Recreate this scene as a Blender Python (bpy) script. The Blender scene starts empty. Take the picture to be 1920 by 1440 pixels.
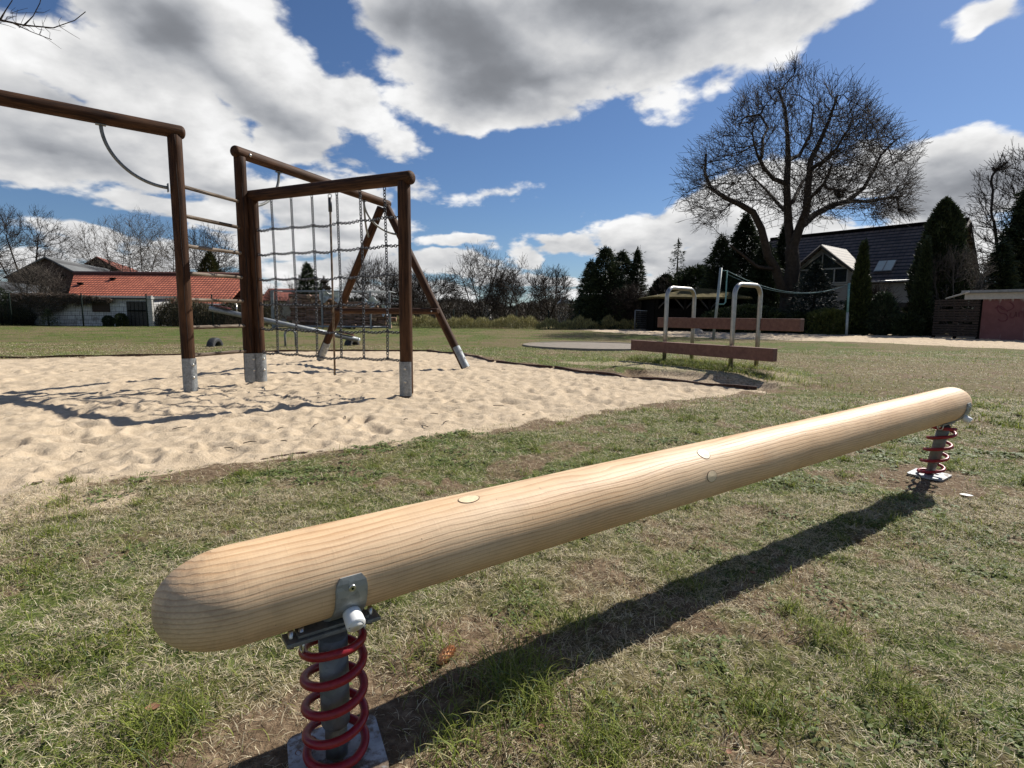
import bpy, bmesh, math, random
import numpy as np
from mathutils import Vector, Matrix, Quaternion
R_ = math.radians
rng = np.random.default_rng(7)
random.seed(7)
S = bpy.context.scene
COL = S.collection

# ------------------------------------------------------------------ camera
CH = .85; FPX = 1040.; HOR = 592.
PITCH = math.atan((720-HOR)/FPX); ROLL = R_(.5)
fw = np.array([0, math.cos(PITCH), -math.sin(PITCH)])
r0_ = np.array([1., 0, 0]); u0_ = np.cross(r0_, fw)
rt = math.cos(ROLL)*r0_+math.sin(ROLL)*u0_
up = -math.sin(ROLL)*r0_+math.cos(ROLL)*u0_
CP = np.array([0, 0, CH])
cd = bpy.data.cameras.new('camera'); cam = bpy.data.objects.new('camera', cd); COL.objects.link(cam)
cd.sensor_width = 36; cd.lens = 36*FPX/1920; cd.clip_start = .02; cd.clip_end = 3000
m = Matrix([[rt[0], up[0], -fw[0], CP[0]], [rt[1], up[1], -fw[1], CP[1]], [rt[2], up[2], -fw[2], CP[2]], [0, 0, 0, 1]])
cam.matrix_world = m
S.camera = cam

def ray(x, y): return fw+rt*(x-960)/FPX-up*(y-720)/FPX
def G(x, y, z=0.):
    d = ray(x, y); return CP+d*((z-CH)/d[2])
def atY(x, y, Y):
    d = ray(x, y); return CP+d*(Y/d[1])
def onplane(x, y, P, N):
    d = ray(x, y); P = np.array(P, float); N = np.array(N, float)
    return CP+d*(((P-CP)@N)/(d@N))

# ------------------------------------------------------------------ light
SUN_AZ = 52.; SUN_EL = 42.5   # azimuth from +Y towards +X
sd = np.array([math.sin(R_(SUN_AZ))*math.cos(R_(SUN_EL)), math.cos(R_(SUN_AZ))*math.cos(R_(SUN_EL)), math.sin(R_(SUN_EL))])
sl = bpy.data.lights.new('sun', 'SUN'); so = bpy.data.objects.new('sun', sl); COL.objects.link(so)
sl.energy = 5.0; sl.angle = R_(.53); sl.color = (1., .95, .87)
so.rotation_euler = Vector(sd).to_track_quat('Z', 'Y').to_euler()
so.location = (10, 5, 20)
S.view_settings.view_transform = 'Standard'; S.view_settings.look = 'None'
S.view_settings.gamma = 1; S.view_settings.exposure = 0.5
S.render.resolution_x = 1024; S.render.resolution_y = 768

# ---- world: Nishita sky with procedural cumulus laid out over directions
W = bpy.data.worlds.new("World"); S.world = W; W.use_nodes = True
nt = W.node_tree; nt.nodes.clear()
class NB:
    def __init__(s, nt): s.nt = nt
    def n(s, t, **kw):
        o = s.nt.nodes.new(t)
        for k, v in kw.items(): setattr(o, k, v)
        return o
    def put(s, sock, v):
        if hasattr(v, 'is_output') or isinstance(v, bpy.types.NodeSocket): s.nt.links.new(v, sock)
        elif v is not None: sock.default_value = v
    def math(s, op, a, b=None, c=None, clamp=False):
        o = s.n('ShaderNodeMath', operation=op, use_clamp=clamp)
        s.put(o.inputs[0], a); s.put(o.inputs[1], b)
        if c is not None: s.put(o.inputs[2], c)
        return o.outputs[0]
    def vm(s, op, a, b=None, out=0, sc=None):
        o = s.n('ShaderNodeVectorMath', operation=op)
        s.put(o.inputs[0], a)
        if b is not None: s.put(o.inputs[1], b)
        if sc is not None: s.put(o.inputs['Scale'], sc)
        return o.outputs[out]
    def noise(s, v, scale, detail=4, rough=.5, dist=0., out='Fac', lac=2.):
        o = s.n('ShaderNodeTexNoise'); s.put(o.inputs['Vector'], v)
        s.put(o.inputs['Scale'], scale); s.put(o.inputs['Detail'], detail); s.put(o.inputs['Roughness'], rough)
        s.put(o.inputs['Distortion'], dist); s.put(o.inputs['Lacunarity'], lac)
        return o.outputs[out]
    def ramp(s, f, stops, interp='LINEAR'):
        o = s.n('ShaderNodeValToRGB'); s.put(o.inputs[0], f); cr = o.color_ramp; cr.interpolation = interp
        while len(cr.elements) < len(stops): cr.elements.new(.5)
        for e, (p, c) in zip(cr.elements, stops):
            e.position = p; e.color = (c, c, c, 1) if isinstance(c, (int, float)) else (*c, 1)
        return o.outputs[0]
    def mix(s, f, a, b, bt='MIX', clampf=True):
        o = s.n('ShaderNodeMix', data_type='RGBA', blend_type=bt)
        s.put(o.inputs[0], f)
        for k, v in ((6, a), (7, b)):
            if isinstance(v, tuple): v = (*v, 1) if len(v) == 3 else v
            s.put(o.inputs[k], v)
        return o.outputs[2]
    def mapr(s, v, a, b, c=0., d=1., smooth=True):
        o = s.n('ShaderNodeMapRange', interpolation_type='SMOOTHSTEP' if smooth else 'LINEAR')
        for k, x in zip(range(5), (v, a, b, c, d)): s.put(o.inputs[k], x)
        return o.outputs[0]
    def attr(s, name, out='Fac'):
        o = s.n('ShaderNodeAttribute', attribute_name=name); return o.outputs[out]

b = NB(nt)
sky = b.n('ShaderNodeTexSky', sky_type='NISHITA', sun_disc=False)
sky.sun_elevation = R_(SUN_EL); sky.sun_rotation = R_(SUN_AZ)
sky.altitude = 50; sky.air_density = 1.0; sky.dust_density = .35; sky.ozone_density = 2.4
tc = b.n('ShaderNodeTexCoord')
dirv = tc.outputs['Generated']
sep = b.n('ShaderNodeSeparateXYZ'); nt.links.new(dirv, sep.inputs[0])
az = b.math('ARCTAN2', sep.outputs[0], sep.outputs[1])
el = b.math('ARCSINE', sep.outputs[2])
zz = b.math('ADD', b.math('MAXIMUM', sep.outputs[2], 0.), .55)
cxyz = b.n('ShaderNodeCombineXYZ')
nt.links.new(b.math('DIVIDE', sep.outputs[0], zz), cxyz.inputs[0]); nt.links.new(b.math('DIVIDE', sep.outputs[1], zz), cxyz.inputs[1]); nt.links.new(b.math('DIVIDE', sep.outputs[2], b.math('MULTIPLY', zz, .55)), cxyz.inputs[2])
q = cxyz.outputs[0]
# shape warp of the (az, el) field so that the masses get a cauliflower edge
wn = b.noise(q, 3.2, 4, .55, out='Color')
warp = b.vm('MULTIPLY', b.vm('SUBTRACT', wn, (.5, .5, .5)), (.20, .13, 0))
cae = b.n('ShaderNodeCombineXYZ'); nt.links.new(az, cae.inputs[0]); nt.links.new(el, cae.inputs[1])
ae = b.vm('ADD', cae.outputs[0], warp)
def azel(x, y):
    d = ray(x, y); d = d/np.linalg.norm(d); return math.atan2(d[0], d[1]), math.asin(d[2])
def blobs(lst, src):
    acc = None
    for (x, y, rx, ry, ang) in lst:
        a0, e0 = azel(x, y)
        d1 = azel(x+10, y); d2 = azel(x, y+10)
        sx = math.hypot(d1[0]-a0, d1[1]-e0)/10; sy = math.hypot(d2[0]-a0, d2[1]-e0)/10
        mp = b.n('ShaderNodeMapping', vector_type='TEXTURE')
        if acc is None: b.put(mp.inputs[0], src)
        else:   # evaluated one after the other
            ma = b.n('ShaderNodeVectorMath', operation='MULTIPLY_ADD'); b.put(ma.inputs[0], acc); ma.inputs[1].default_value = (1e-9, 0, 0); b.put(ma.inputs[2], src); b.put(mp.inputs[0], ma.outputs[0])
        mp.inputs[1].default_value = (a0, e0, 0); mp.inputs[2].default_value = (0, 0, R_(-ang)); mp.inputs[3].default_value = (rx*sx, ry*sy, 1)
        ln = b.vm('LENGTH', mp.outputs[0], out='Value')
        v = b.math('SUBTRACT', 1., ln)
        v = b.math('MULTIPLY', v, min(rx*sx, ry*sy)*4.2+(.16 if ry > 17 else .02))   # keep the falloff about the same angular width everywhere
        acc = v if acc is None else b.math('SMOOTH_MAX', acc, v, .06)
    return acc
# px centre, radii, tilt (deg, positive = clockwise in the picture)
COVER = [(330, 60, 190, 120, 15), (520, 150, 240, 120, 25), (690, 205, 110, 70, 25), (400, 0, 200, 60, 0), (260, 190, 260, 90, 20),
 (100, 250, 260, 90, 12), (330, 290, 260, 70, 10), (560, 270, 160, 50, -5), (60, 200, 130, 50, 20), (60, 320, 180, 40, 10),
 (880, 60, 220, 130, 10), (1100, 30, 330, 110, 0), (960, 160, 210, 80, -10), (1250, 70, 260, 90, -8), (1480, 35, 170, 88, -10), (900, 220, 90, 30, -15),
 (1130, 130, 170, 60, -12), (760, 20, 70, 40, 0), (1225, 185, 30, 12, 0), (1860, 20, 110, 45, -15), (1800, 70, 50, 25, -30),
 (1800, 290, 190, 60, -4), (1870, 340, 220, 90, 0), (1650, 330, 130, 60, -10), (1480, 360, 190, 80, 0), (1330, 390, 130, 60, -12), (1240, 430, 160, 48, -6),
 (1060, 455, 100, 22, -4), (1290, 470, 140, 40, 0), (1460, 440, 180, 60, 0), (1750, 400, 200, 60, 0),
 (860, 452, 85, 24, 0), (915, 366, 56, 17, -6), (945, 358, 36, 13, -12), (1120, 382, 22, 9, 0), (850, 500, 120, 22, 3), (960, 515, 110, 22, 0), (1070, 525, 90, 18, 0), (1180, 520, 120, 20, 0),
 (250, 378, 130, 24, 8), (420, 390, 140, 36, 0), (600, 380, 150, 60, 5), (700, 430, 110, 50, 0), (520, 450, 180, 36, 0), (160, 440, 150, 22, 5), (300, 470, 180, 30, 3), (620, 500, 200, 30, 0), (60, 480, 120, 30, 0), (0, 350, 12, 12, 0),
 (680, 325, 70, 14, 10), (1250, 560, 300, 20, 0), (400, 540, 500, 24, 0), (1700, 480, 300, 60, 0), (1000, 562, 300, 10, 0)]
SHADE = [(1110, 55, 320, 85, 0), (900, 110, 170, 95, 20), (760, 60, 80, 60, 0), (1350, 25, 170, 40, -5), (1010, 160, 150, 40, -12),
 (420, 175, 200, 45, 27), (560, 240, 190, 36, 14), (330, 95, 110, 80, 30), (140, 215, 170, 40, 10), (110, 290, 240, 50, 14), (330, 320, 240, 28, 8), (640, 290, 110, 22, 0),
 (1850, 370, 200, 85, 0), (1900, 310, 110, 40, -5), (1680, 400, 120, 40, 0), (1200, 465, 110, 20, 5), (1300, 490, 120, 34, 0), (1330, 430, 50, 14, 0), (1890, 30, 50, 16, -10),
 (860, 468, 70, 10, 0), (860, 515, 90, 12, 0), (250, 395, 120, 12, 8), (400, 410, 120, 14, 0), (600, 420, 130, 20, 5), (660, 480, 150, 16, 0), (1060, 470, 80, 9, 0), (960, 530, 90, 10, 0), (180, 455, 120, 10, 5), (300, 490, 160, 12, 5)]
F = blobs(COVER, ae)
ma_ = b.n('ShaderNodeVectorMath', operation='MULTIPLY_ADD'); b.put(ma_.inputs[0], F); ma_.inputs[1].default_value = (1e-9, 0, 0); b.put(ma_.inputs[2], ae)
Sh = blobs(SHADE, ma_.outputs[0])
n1 = b.noise(q, 4.2, 9, .58)
q2 = b.vm('ADD', q, tuple(float(v) for v in sd*.035))
r1 = b.noise(q, 4.2, 6, .54)
r2 = b.noise(q2, 4.2, 6, .54)
def puff(vec):
    v = b.n('ShaderNodeTexVoronoi', feature='F1'); v.normalize = True
    b.put(v.inputs['Vector'], vec); v.inputs['Scale'].default_value = 6.5; v.inputs['Detail'].default_value = 3.; v.inputs['Roughness'].default_value = .55; v.inputs['Lacunarity'].default_value = 2.3
    return b.math('SUBTRACT', 1., v.outputs['Distance'])
qw = b.vm('ADD', q, b.vm('SCALE', b.noise(q, 9., 3, .6, out='Color'), sc=.10))
nw = b.math('SUBTRACT', puff(qw), .19)
# general broken cloud outside the framed part of the sky
out_m = b.mapr(b.math('ABSOLUTE', az), .84, 1.1)
up_m = b.mapr(el, .72, .95)
om = b.math('MAXIMUM', out_m, up_m)
gen = b.math('MULTIPLY', b.math('SUBTRACT', b.noise(q, 1.8, 2, .5), .60), 1.6)
Fm = b.math('ADD', b.math('MULTIPLY', F, b.math('SUBTRACT', 1., om)), b.math('MULTIPLY', gen, om))
Fd = b.math('ADD', Fm, b.math('MULTIPLY', b.math('SUBTRACT', n1, .5), .66))
Fd = b.math('ADD', Fd, b.math('MULTIPLY', b.math('SUBTRACT', nw, .5), .42))
alpha = b.mapr(Fd, -.015, .085)
relief = b.math('MULTIPLY', b.math('SUBTRACT', r1, r2), 1.9)
core = b.mapr(b.math('ADD', Sh, b.math('MULTIPLY', b.math('SUBTRACT', n1, .5), .5)), -.22, .42)
thick = b.mapr(Fd, .02, .5)
br = b.math('SUBTRACT', 1.02, b.math('MULTIPLY', core, .62))
br = b.math('SUBTRACT', br, b.math('MULTIPLY', thick, .25))
br = b.math('ADD', br, b.math('MULTIPLY', relief, b.math('SUBTRACT', 1., b.math('MULTIPLY', core, .6))))
br = b.math('ADD', br, b.math('MULTIPLY', b.math('SUBTRACT', nw, .5), .55))
br = b.math('MINIMUM', b.math('SMOOTH_MAX', br, .27, .2), 1.1)
tint = b.mix(b.mapr(br, .2, .95), (.90, .95, 1.05), (1., 1., 1.))
ccol = b.vm('SCALE', tint, sc=b.math('MULTIPLY', br, 9.))
skyc = b.vm('MULTIPLY', sky.outputs[0], (.56, .68, .86))
final = b.mix(alpha, skyc, ccol)
bg = b.n('ShaderNodeBackground'); nt.links.new(final, bg.inputs[0]); bg.inputs[1].default_value = .069
wo = b.n('ShaderNodeOutputWorld'); nt.links.new(bg.outputs[0], wo.inputs[0])

# ------------------------------------------------------------------ helpers
def tag(o, label=None, cat=None, group=None, kind=None):
    if label: o['label'] = label
    if cat: o['category'] = cat
    if group: o['group'] = group
    if kind: o['kind'] = kind
    return o
def empty(name, loc, label=None, cat=None, group=None):
    o = bpy.data.objects.new(name, None); COL.objects.link(o); o.location = loc; o.empty_display_size = .1
    o['_o'] = 1; del o['_o']
    return tag(o, label, cat, group)
LOC = {}
def wloc(o):
    v = Vector((0, 0, 0))
    while o is not None: v = v+Vector(o.location); o = o.parent
    return v
def mesh_np(name, V, T, Q=None, col=None, smooth=False, attrs=None, uvec=None):
    """V (n,3); T (t,3) ; Q (q,4)"""
    me = bpy.data.meshes.new(name)
    T = np.zeros((0, 3), int) if T is None else np.asarray(T)
    Q = np.zeros((0, 4), int) if Q is None else np.asarray(Q)
    me.vertices.add(len(V)); me.vertices.foreach_set('co', np.asarray(V, np.float32).ravel())
    nl = len(T)*3+len(Q)*4
    me.loops.add(nl); me.loops.foreach_set('vertex_index', np.concatenate([T.ravel(), Q.ravel()]).astype(np.int32))
    me.polygons.add(len(T)+len(Q))
    ls = np.concatenate([np.arange(len(T))*3, len(T)*3+np.arange(len(Q))*4]).astype(np.int32)
    me.polygons.foreach_set('loop_start', ls)
    me.update(calc_edges=True)
    if smooth: me.polygons.foreach_set('use_smooth', np.ones(len(me.polygons), bool))
    if col is not None:
        a = me.attributes.new('Col', 'FLOAT_COLOR', 'POINT')
        c = np.ones((len(V), 4), np.float32); c[:, :3] = col; a.data.foreach_set('color', c.ravel())
    for k, v in (attrs or {}).items():
        a = me.attributes.new(k, 'FLOAT', 'POINT'); a.data.foreach_set('value', np.asarray(v, np.float32))
    return me
def link(name, me, mat, parent=None, loc=None, sub=None):
    if mat is not None:
        me.materials.clear(); me.materials.append(mat)
    o = bpy.data.objects.new(name, me); COL.objects.link(o)
    if parent is not None: o.parent = parent
    if loc is not None: o.location = loc
    return o
class MB:
    """collects simple shapes in world coordinates; build() makes ONE mesh object with its origin at 'origin'"""
    def __init__(s): s.V = []; s.F = []; s.n = 0; s.sm = []
    def add(s, vs, fs, smooth=False):
        s.V.extend([tuple(v) for v in vs]); s.F.extend([tuple(i+s.n for i in f) for f in fs]); s.sm.extend([smooth]*len(fs)); s.n += len(vs)
    def box(s, c, d, M=None, bev=0.):
        x, y, z = [k/2 for k in d]
        if bev:
            e = bev; vs = []; 
            bm = bmesh.new(); bmesh.ops.create_cube(bm, size=1)
            for v in bm.verts: v.co = (v.co.x*d[0], v.co.y*d[1], v.co.z*d[2])
            bmesh.ops.bevel(bm, geom=bm.edges[:], offset=e, segments=2, affect='EDGES', profile=.6)
            bm.verts.ensure_lookup_table(); vs = [v.co.copy() for v in bm.verts]; fs = [[v.index for v in f.verts] for f in bm.faces]; bm.free()
        else:
            vs = [Vector(p) for p in ((-x, -y, -z), (x, -y, -z), (x, y, -z), (-x, y, -z), (-x, -y, z), (x, -y, z), (x, y, z), (-x, y, z))]
            fs = [(0, 3, 2, 1), (4, 5, 6, 7), (0, 1, 5, 4), (1, 2, 6, 5), (2, 3, 7, 6), (3, 0, 4, 7)]
        if M is not None: vs = [M @ v for v in vs]
        s.add([v+Vector(c) for v in vs], fs); return s
    def tube(s, pts, r, n=12, cap=True, closed=False, endround=0):
        pts = [Vector(p) for p in pts]; k = len(pts); rr = r if hasattr(r, '__len__') else [r]*k
        base = s.n; vs = []; prev = None
        for i, p in enumerate(pts):
            if closed: t = pts[(i+1) % k]-pts[i-1]
            else: t = pts[min(i+1, k-1)]-pts[max(i-1, 0)]
            t.normalize()
            if prev is None:
                a = Vector((0, 0, 1)) if abs(t.z) < .9 else Vector((1, 0, 0)); u = t.cross(a).normalized()
            else:
                u = (prev-t*prev.dot(t)).normalized()
            prev = u; w = t.cross(u)
            for j in range(n):
                an = 2*math.pi*j/n; vs.append(p+(u*math.cos(an)+w*math.sin(an))*rr[i])
        fs = []
        for i in range(k if closed else k-1):
            for j in range(n):
                a = i*n+j; b_ = i*n+(j+1) % n; c = ((i+1) % k)*n+(j+1) % n; d = ((i+1) % k)*n+j
                fs.append((a, d, c, b_))
        s.add(vs, fs, True)
        if cap and not closed:
            s.F.append(tuple(base+j for j in range(n))); s.F.append(tuple(base+(k-1)*n+j for j in reversed(range(n)))); s.sm += [False, False]
        return s
    def prism(s, poly, vec):
        poly = [Vector(p) for p in poly]; vec = Vector(vec); n = len(poly)
        nrm = Vector((0, 0, 0))
        for i in range(n): nrm += poly[i].cross(poly[(i+1) % n])
        if nrm.dot(vec) > 0: poly = poly[::-1]
        vs = poly+[p+vec for p in poly]
        fs = [tuple(range(n)), tuple(range(2*n-1, n-1, -1))]+[(i, i+n, (i+1) % n+n, (i+1) % n) for i in range(n)]
        s.add(vs, fs); return s
    def build(s, name, mat, parent=None, origin=None, label=None):
        o0 = Vector(origin) if origin is not None else (wloc(parent) if parent is not None else Vector((0, 0, 0)))
        me = bpy.data.meshes.new(name); me.from_pydata([Vector(v)-o0 for v in s.V], [], s.F)
        me.polygons.foreach_set('use_smooth', np.array(s.sm, bool))
        bm = bmesh.new(); bm.from_mesh(me); bmesh.ops.recalc_face_normals(bm, faces=bm.faces[:]); bm.to_mesh(me); bm.free()
        me.update()
        ob = link(name, me, mat, parent, o0-(wloc(parent) if parent is not None else Vector((0, 0, 0))))
        if label: ob['label'] = label
        return ob
def rotz(a): return Matrix.Rotation(a, 3, 'Z')
def rod(name, p0, p1, r, mat, parent, n=20, rnd=.0, r1=None, squash=1., wob=0.):
    """round timber with its own local frame: Z along the member, so the grain texture follows it"""
    p0 = Vector(p0); p1 = Vector(p1); L = (p1-p0).length; r1 = r if r1 is None else r1
    prof = []
    if rnd > 0:
        for k in range(6):
            a = math.pi/2*k/5; prof.append((rnd*(1-math.cos(a))*.8, r-rnd+rnd*math.sin(a)))
    else: prof = [(0, r*.93), (.006, r)]
    ns = max(2, int(L/.12))
    body = [(prof[-1][0]+(L-2*prof[-1][0])*i/ns, r+(r1-r)*i/ns) for i in range(1, ns)]
    prof2 = prof+body+[(L-z, rr*r1/r) for z, rr in reversed(prof)]
    vs = []; ph = rng.random()*6
    for z, rr in prof2:
        for j in range(n):
            a = 2*math.pi*j/n; k = 1+wob*(math.sin(2*a+ph+z*1.3)+.6*math.sin(3*a-ph+z*2.))
            vs.append((rr*k*math.cos(a), rr*k*math.sin(a)*squash, z))
    fs = []
    for i in range(len(prof2)-1):
        for j in range(n): fs.append((i*n+j, i*n+(j+1) % n, (i+1)*n+(j+1) % n, (i+1)*n+j))
    fs.append(tuple(reversed(range(n)))); fs.append(tuple((len(prof2)-1)*n+j for j in range(n)))
    me = bpy.data.meshes.new(name); me.from_pydata(vs, [], fs); me.polygons.foreach_set('use_smooth', np.array([True]*(len(fs)-2)+[False]*2, bool)); me.update()
    o = link(name, me, mat, parent)
    o.rotation_mode = 'QUATERNION'; o.rotation_quaternion = (p1-p0).to_track_quat('Z', 'Y')
    o.location = p0-(wloc(parent) if parent is not None else Vector((0, 0, 0)))
    return o
def sub_of(part, child):
    """re-parent a child (made under the same thing) to a part, keeping its place"""
    bpy.context.view_layer.update()
    mw = child.matrix_world.copy(); child.parent = part; child.matrix_parent_inverse = Matrix.Identity(4)
    child.matrix_basis = part.matrix_world.inverted() @ mw
    return child

# 2D/3D numpy gradient-free value noise
def _h(ix, iy, s):
    x = (ix.astype(np.int64)*374761393+iy.astype(np.int64)*668265263+s*982451653) & 0xffffffff
    x = ((x ^ (x >> 13))*1274126177) & 0xffffffff
    x = (x ^ (x >> 16)) & 0xffffffff
    return x/4294967295.
def vnoise(x, y, s=0):
    ix = np.floor(x); iy = np.floor(y); fx = x-ix; fy = y-iy
    ix = ix.astype(np.int64); iy = iy.astype(np.int64)
    ux = fx*fx*fx*(fx*(fx*6-15)+10); uy = fy*fy*fy*(fy*(fy*6-15)+10)
    a = _h(ix, iy, s); b_ = _h(ix+1, iy, s); c = _h(ix, iy+1, s); d = _h(ix+1, iy+1, s)
    return (a*(1-ux)+b_*ux)*(1-uy)+(c*(1-ux)+d*ux)*uy
def fbm(x, y, sc, oct=4, s=0, g=.5):
    t = 0; a = 1; n = 0
    for o in range(oct):
        ang = .6*o; xr = x*math.cos(ang)-y*math.sin(ang); yr = x*math.sin(ang)+y*math.cos(ang)
        t = t+a*vnoise(xr*sc+17.3*o, yr*sc-9.1*o, s+o); n += a; a *= g; sc *= 2.07
    return t/n
def sstep(a, b_, x):
    t = np.clip((x-a)/(b_-a), 0, 1); return t*t*(3-2*t)
def inpoly(x, y, P):
    c = np.zeros(x.shape, bool); n = len(P)
    for i in range(n):
        x0, y0 = P[i]; x1, y1 = P[(i+1) % n]
        k = ((y0 > y) != (y1 > y)) & (x < (x1-x0)*(y-y0)/((y1-y0) if y1 != y0 else 1e-9)+x0)
        c ^= k
    return c
def dpoly(x, y, P):
    """signed distance, + inside"""
    d = np.full(x.shape, 1e9); n = len(P)
    for i in range(n):
        a = np.array(P[i]); e = np.array(P[(i+1) % n])-a
        t = np.clip(((x-a[0])*e[0]+(y-a[1])*e[1])/(e@e), 0, 1)
        d = np.minimum(d, np.hypot(x-a[0]-t*e[0], y-a[1]-t*e[1]))
    return np.where(inpoly(x, y, P), d, -d)
def g2(*pts): return [tuple(G(*p)[:2]) for p in pts]

# ------------------------------------------------------------------ materials
def mat(name, rough=.6, metal=0., spec=.5):
    m_ = bpy.data.materials.new(name); m_.use_nodes = True; n_ = m_.node_tree
    bs = n_.nodes['Principled BSDF']; bs.inputs['Roughness'].default_value = rough; bs.inputs['Metallic'].default_value = metal
    bs.inputs['Specular IOR Level'].default_value = spec
    return m_, NB(n_), bs
def simple(name, col, rough=.6, metal=0., var=.25, sc=8., bump=.0, bsc=60., spec=.5, coord='Object'):
    m_, b_, bs = mat(name, rough, metal, spec)
    t = b_.n('ShaderNodeTexCoord').outputs[coord]
    f = b_.noise(t, sc, 5, .6)
    c0 = tuple(max(0, c*(1-var)) for c in col); c1 = tuple(min(1, c*(1+var)) for c in col)
    b_.put(bs.inputs['Base Color'], b_.ramp(f, [(.3, c0), (.7, c1)]))
    if bump:
        bp = b_.n('ShaderNodeBump'); bp.inputs['Strength'].default_value = bump; bp.inputs['Distance'].default_value = .01
        b_.put(bp.inputs['Height'], b_.noise(t, bsc, 4, .6)); b_.put(bs.inputs['Normal'], bp.outputs[0])
    return m_
def stretched(b_, t, s):
    mp = b_.n('ShaderNodeMapping'); b_.put(mp.inputs[0], t); mp.inputs[3].default_value = s; return mp.outputs[0]
def wood_dark(name, base=(.038, .0155, .006), light=(.088, .040, .017), dark=(.010, .004, .002)):
    m_, b_, bs = mat(name, .7, 0, .18)
    t = b_.n('ShaderNodeTexCoord').outputs['Object']
    oi = b_.n('ShaderNodeObjectInfo').outputs['Random']
    t = b_.vm('ADD', t, b_.vm('SCALE', (13., 7., 31.), sc=oi))
    g = b_.noise(stretched(b_, t, (1, 1, .06)), 60, 5, .6)
    l = b_.noise(stretched(b_, t, (1, 1, .25)), 7, 4, .6)
    cr = b_.noise(stretched(b_, t, (1, 1, .035)), 26, 3, .5)
    c = b_.ramp(g, [(.3, dark), (.5, base), (.75, light)])
    c = b_.mix(b_.mapr(l, .45, .75), c, light)
    c = b_.mix(b_.mapr(cr, .66, .70), c, (.01, .005, .003))
    b_.put(bs.inputs['Base Color'], c)
    bp = b_.n('ShaderNodeBump'); bp.inputs['Strength'].default_value = .5; bp.inputs['Distance'].default_value = .006
    h = b_.math('SUBTRACT', g, b_.math('MULTIPLY', b_.mapr(cr, .64, .70), 1.5)); b_.put(bp.inputs['Height'], h); b_.put(bs.inputs['Normal'], bp.outputs[0])
    return m_
M = {}
M['post'] = wood_dark('glazed_timber')
M['crack'] = simple('timber_crack', (.012, .006, .004), .9)
M['rung'] = wood_dark('weathered_rung', (.11, .08, .055), (.30, .25, .20), (.03, .02, .014))
M['board'] = wood_dark('edging_board', (.05, .025, .018), (.09, .05, .035), (.015, .008, .006))
def galv(name, col=(.36, .39, .41), rough=.42, met=.75):
    m_, b_, bs = mat(name, rough, met)
    t = b_.n('ShaderNodeTexCoord').outputs['Object']
    v = b_.n('ShaderNodeTexVoronoi'); b_.put(v.inputs['Vector'], b_.vm('ADD', t, b_.vm('SCALE', b_.noise(t, 30, 2, .5, out='Color'), sc=.03))); v.inputs['Scale'].default_value = 70
    f = b_.math('ADD', b_.math('MULTIPLY', v.outputs['Color'], .35), b_.math('MULTIPLY', b_.noise(t, 9, 6, .65), .65))
    b_.put(bs.inputs['Base Color'], b_.ramp(f, [(.25, tuple(c*.62 for c in col)), (.5, col), (.75, tuple(min(1, c*1.35) for c in col))]))
    b_.put(bs.inputs['Roughness'], b_.mapr(b_.noise(t, 14, 4), .3, .7, rough-.1, rough+.22))
    bp = b_.n('ShaderNodeBump'); bp.inputs['Strength'].default_value = .2; bp.inputs['Distance'].default_value = .003
    b_.put(bp.inputs['Height'], b_.noise(t, 50, 5)); b_.put(bs.inputs['Normal'], bp.outputs[0])
    return m_
M['galv'] = galv('galvanised_steel', (.31, .325, .32), .45, .5); M['galv_dark'] = galv('dull_steel', (.17, .175, .165), .5, .35)
M['shoe'] = galv('galvanised_shoe', (.25, .265, .27), .55, .5)
M['inox'] = simple('brushed_steel', (.34, .325, .30), .4, 1., .15, 20)
M['chain'] = simple('chain_steel', (.05, .052, .058), .45, .6, .2, 30)
M['redp'] = None
def redpaint():
    m_, b_, bs = mat('red_powder_coat', .34)
    t = b_.n('ShaderNodeTexCoord').outputs['Object']
    f = b_.noise(t, 120, 5, .6); d = b_.noise(t, 16, 5, .7)
    c = b_.ramp(f, [(.35, (.20, .004, .009)), (.7, (.31, .009, .016))])
    c = b_.mix(b_.mapr(d, .62, .8, 0, .45), c, (.42, .22, .17))
    b_.put(bs.inputs['Base Color'], c)
    b_.put(bs.inputs['Roughness'], b_.mapr(d, .3, .7, .28, .5))
    return m_
M['redp'] = redpaint()
M['plastic'] = simple('white_plastic', (.78, .78, .76), .38, 0, .05, 20)
M['bolt'] = simple('bolt_steel', (.55, .53, .48), .3, .9, .15, 60)
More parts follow.
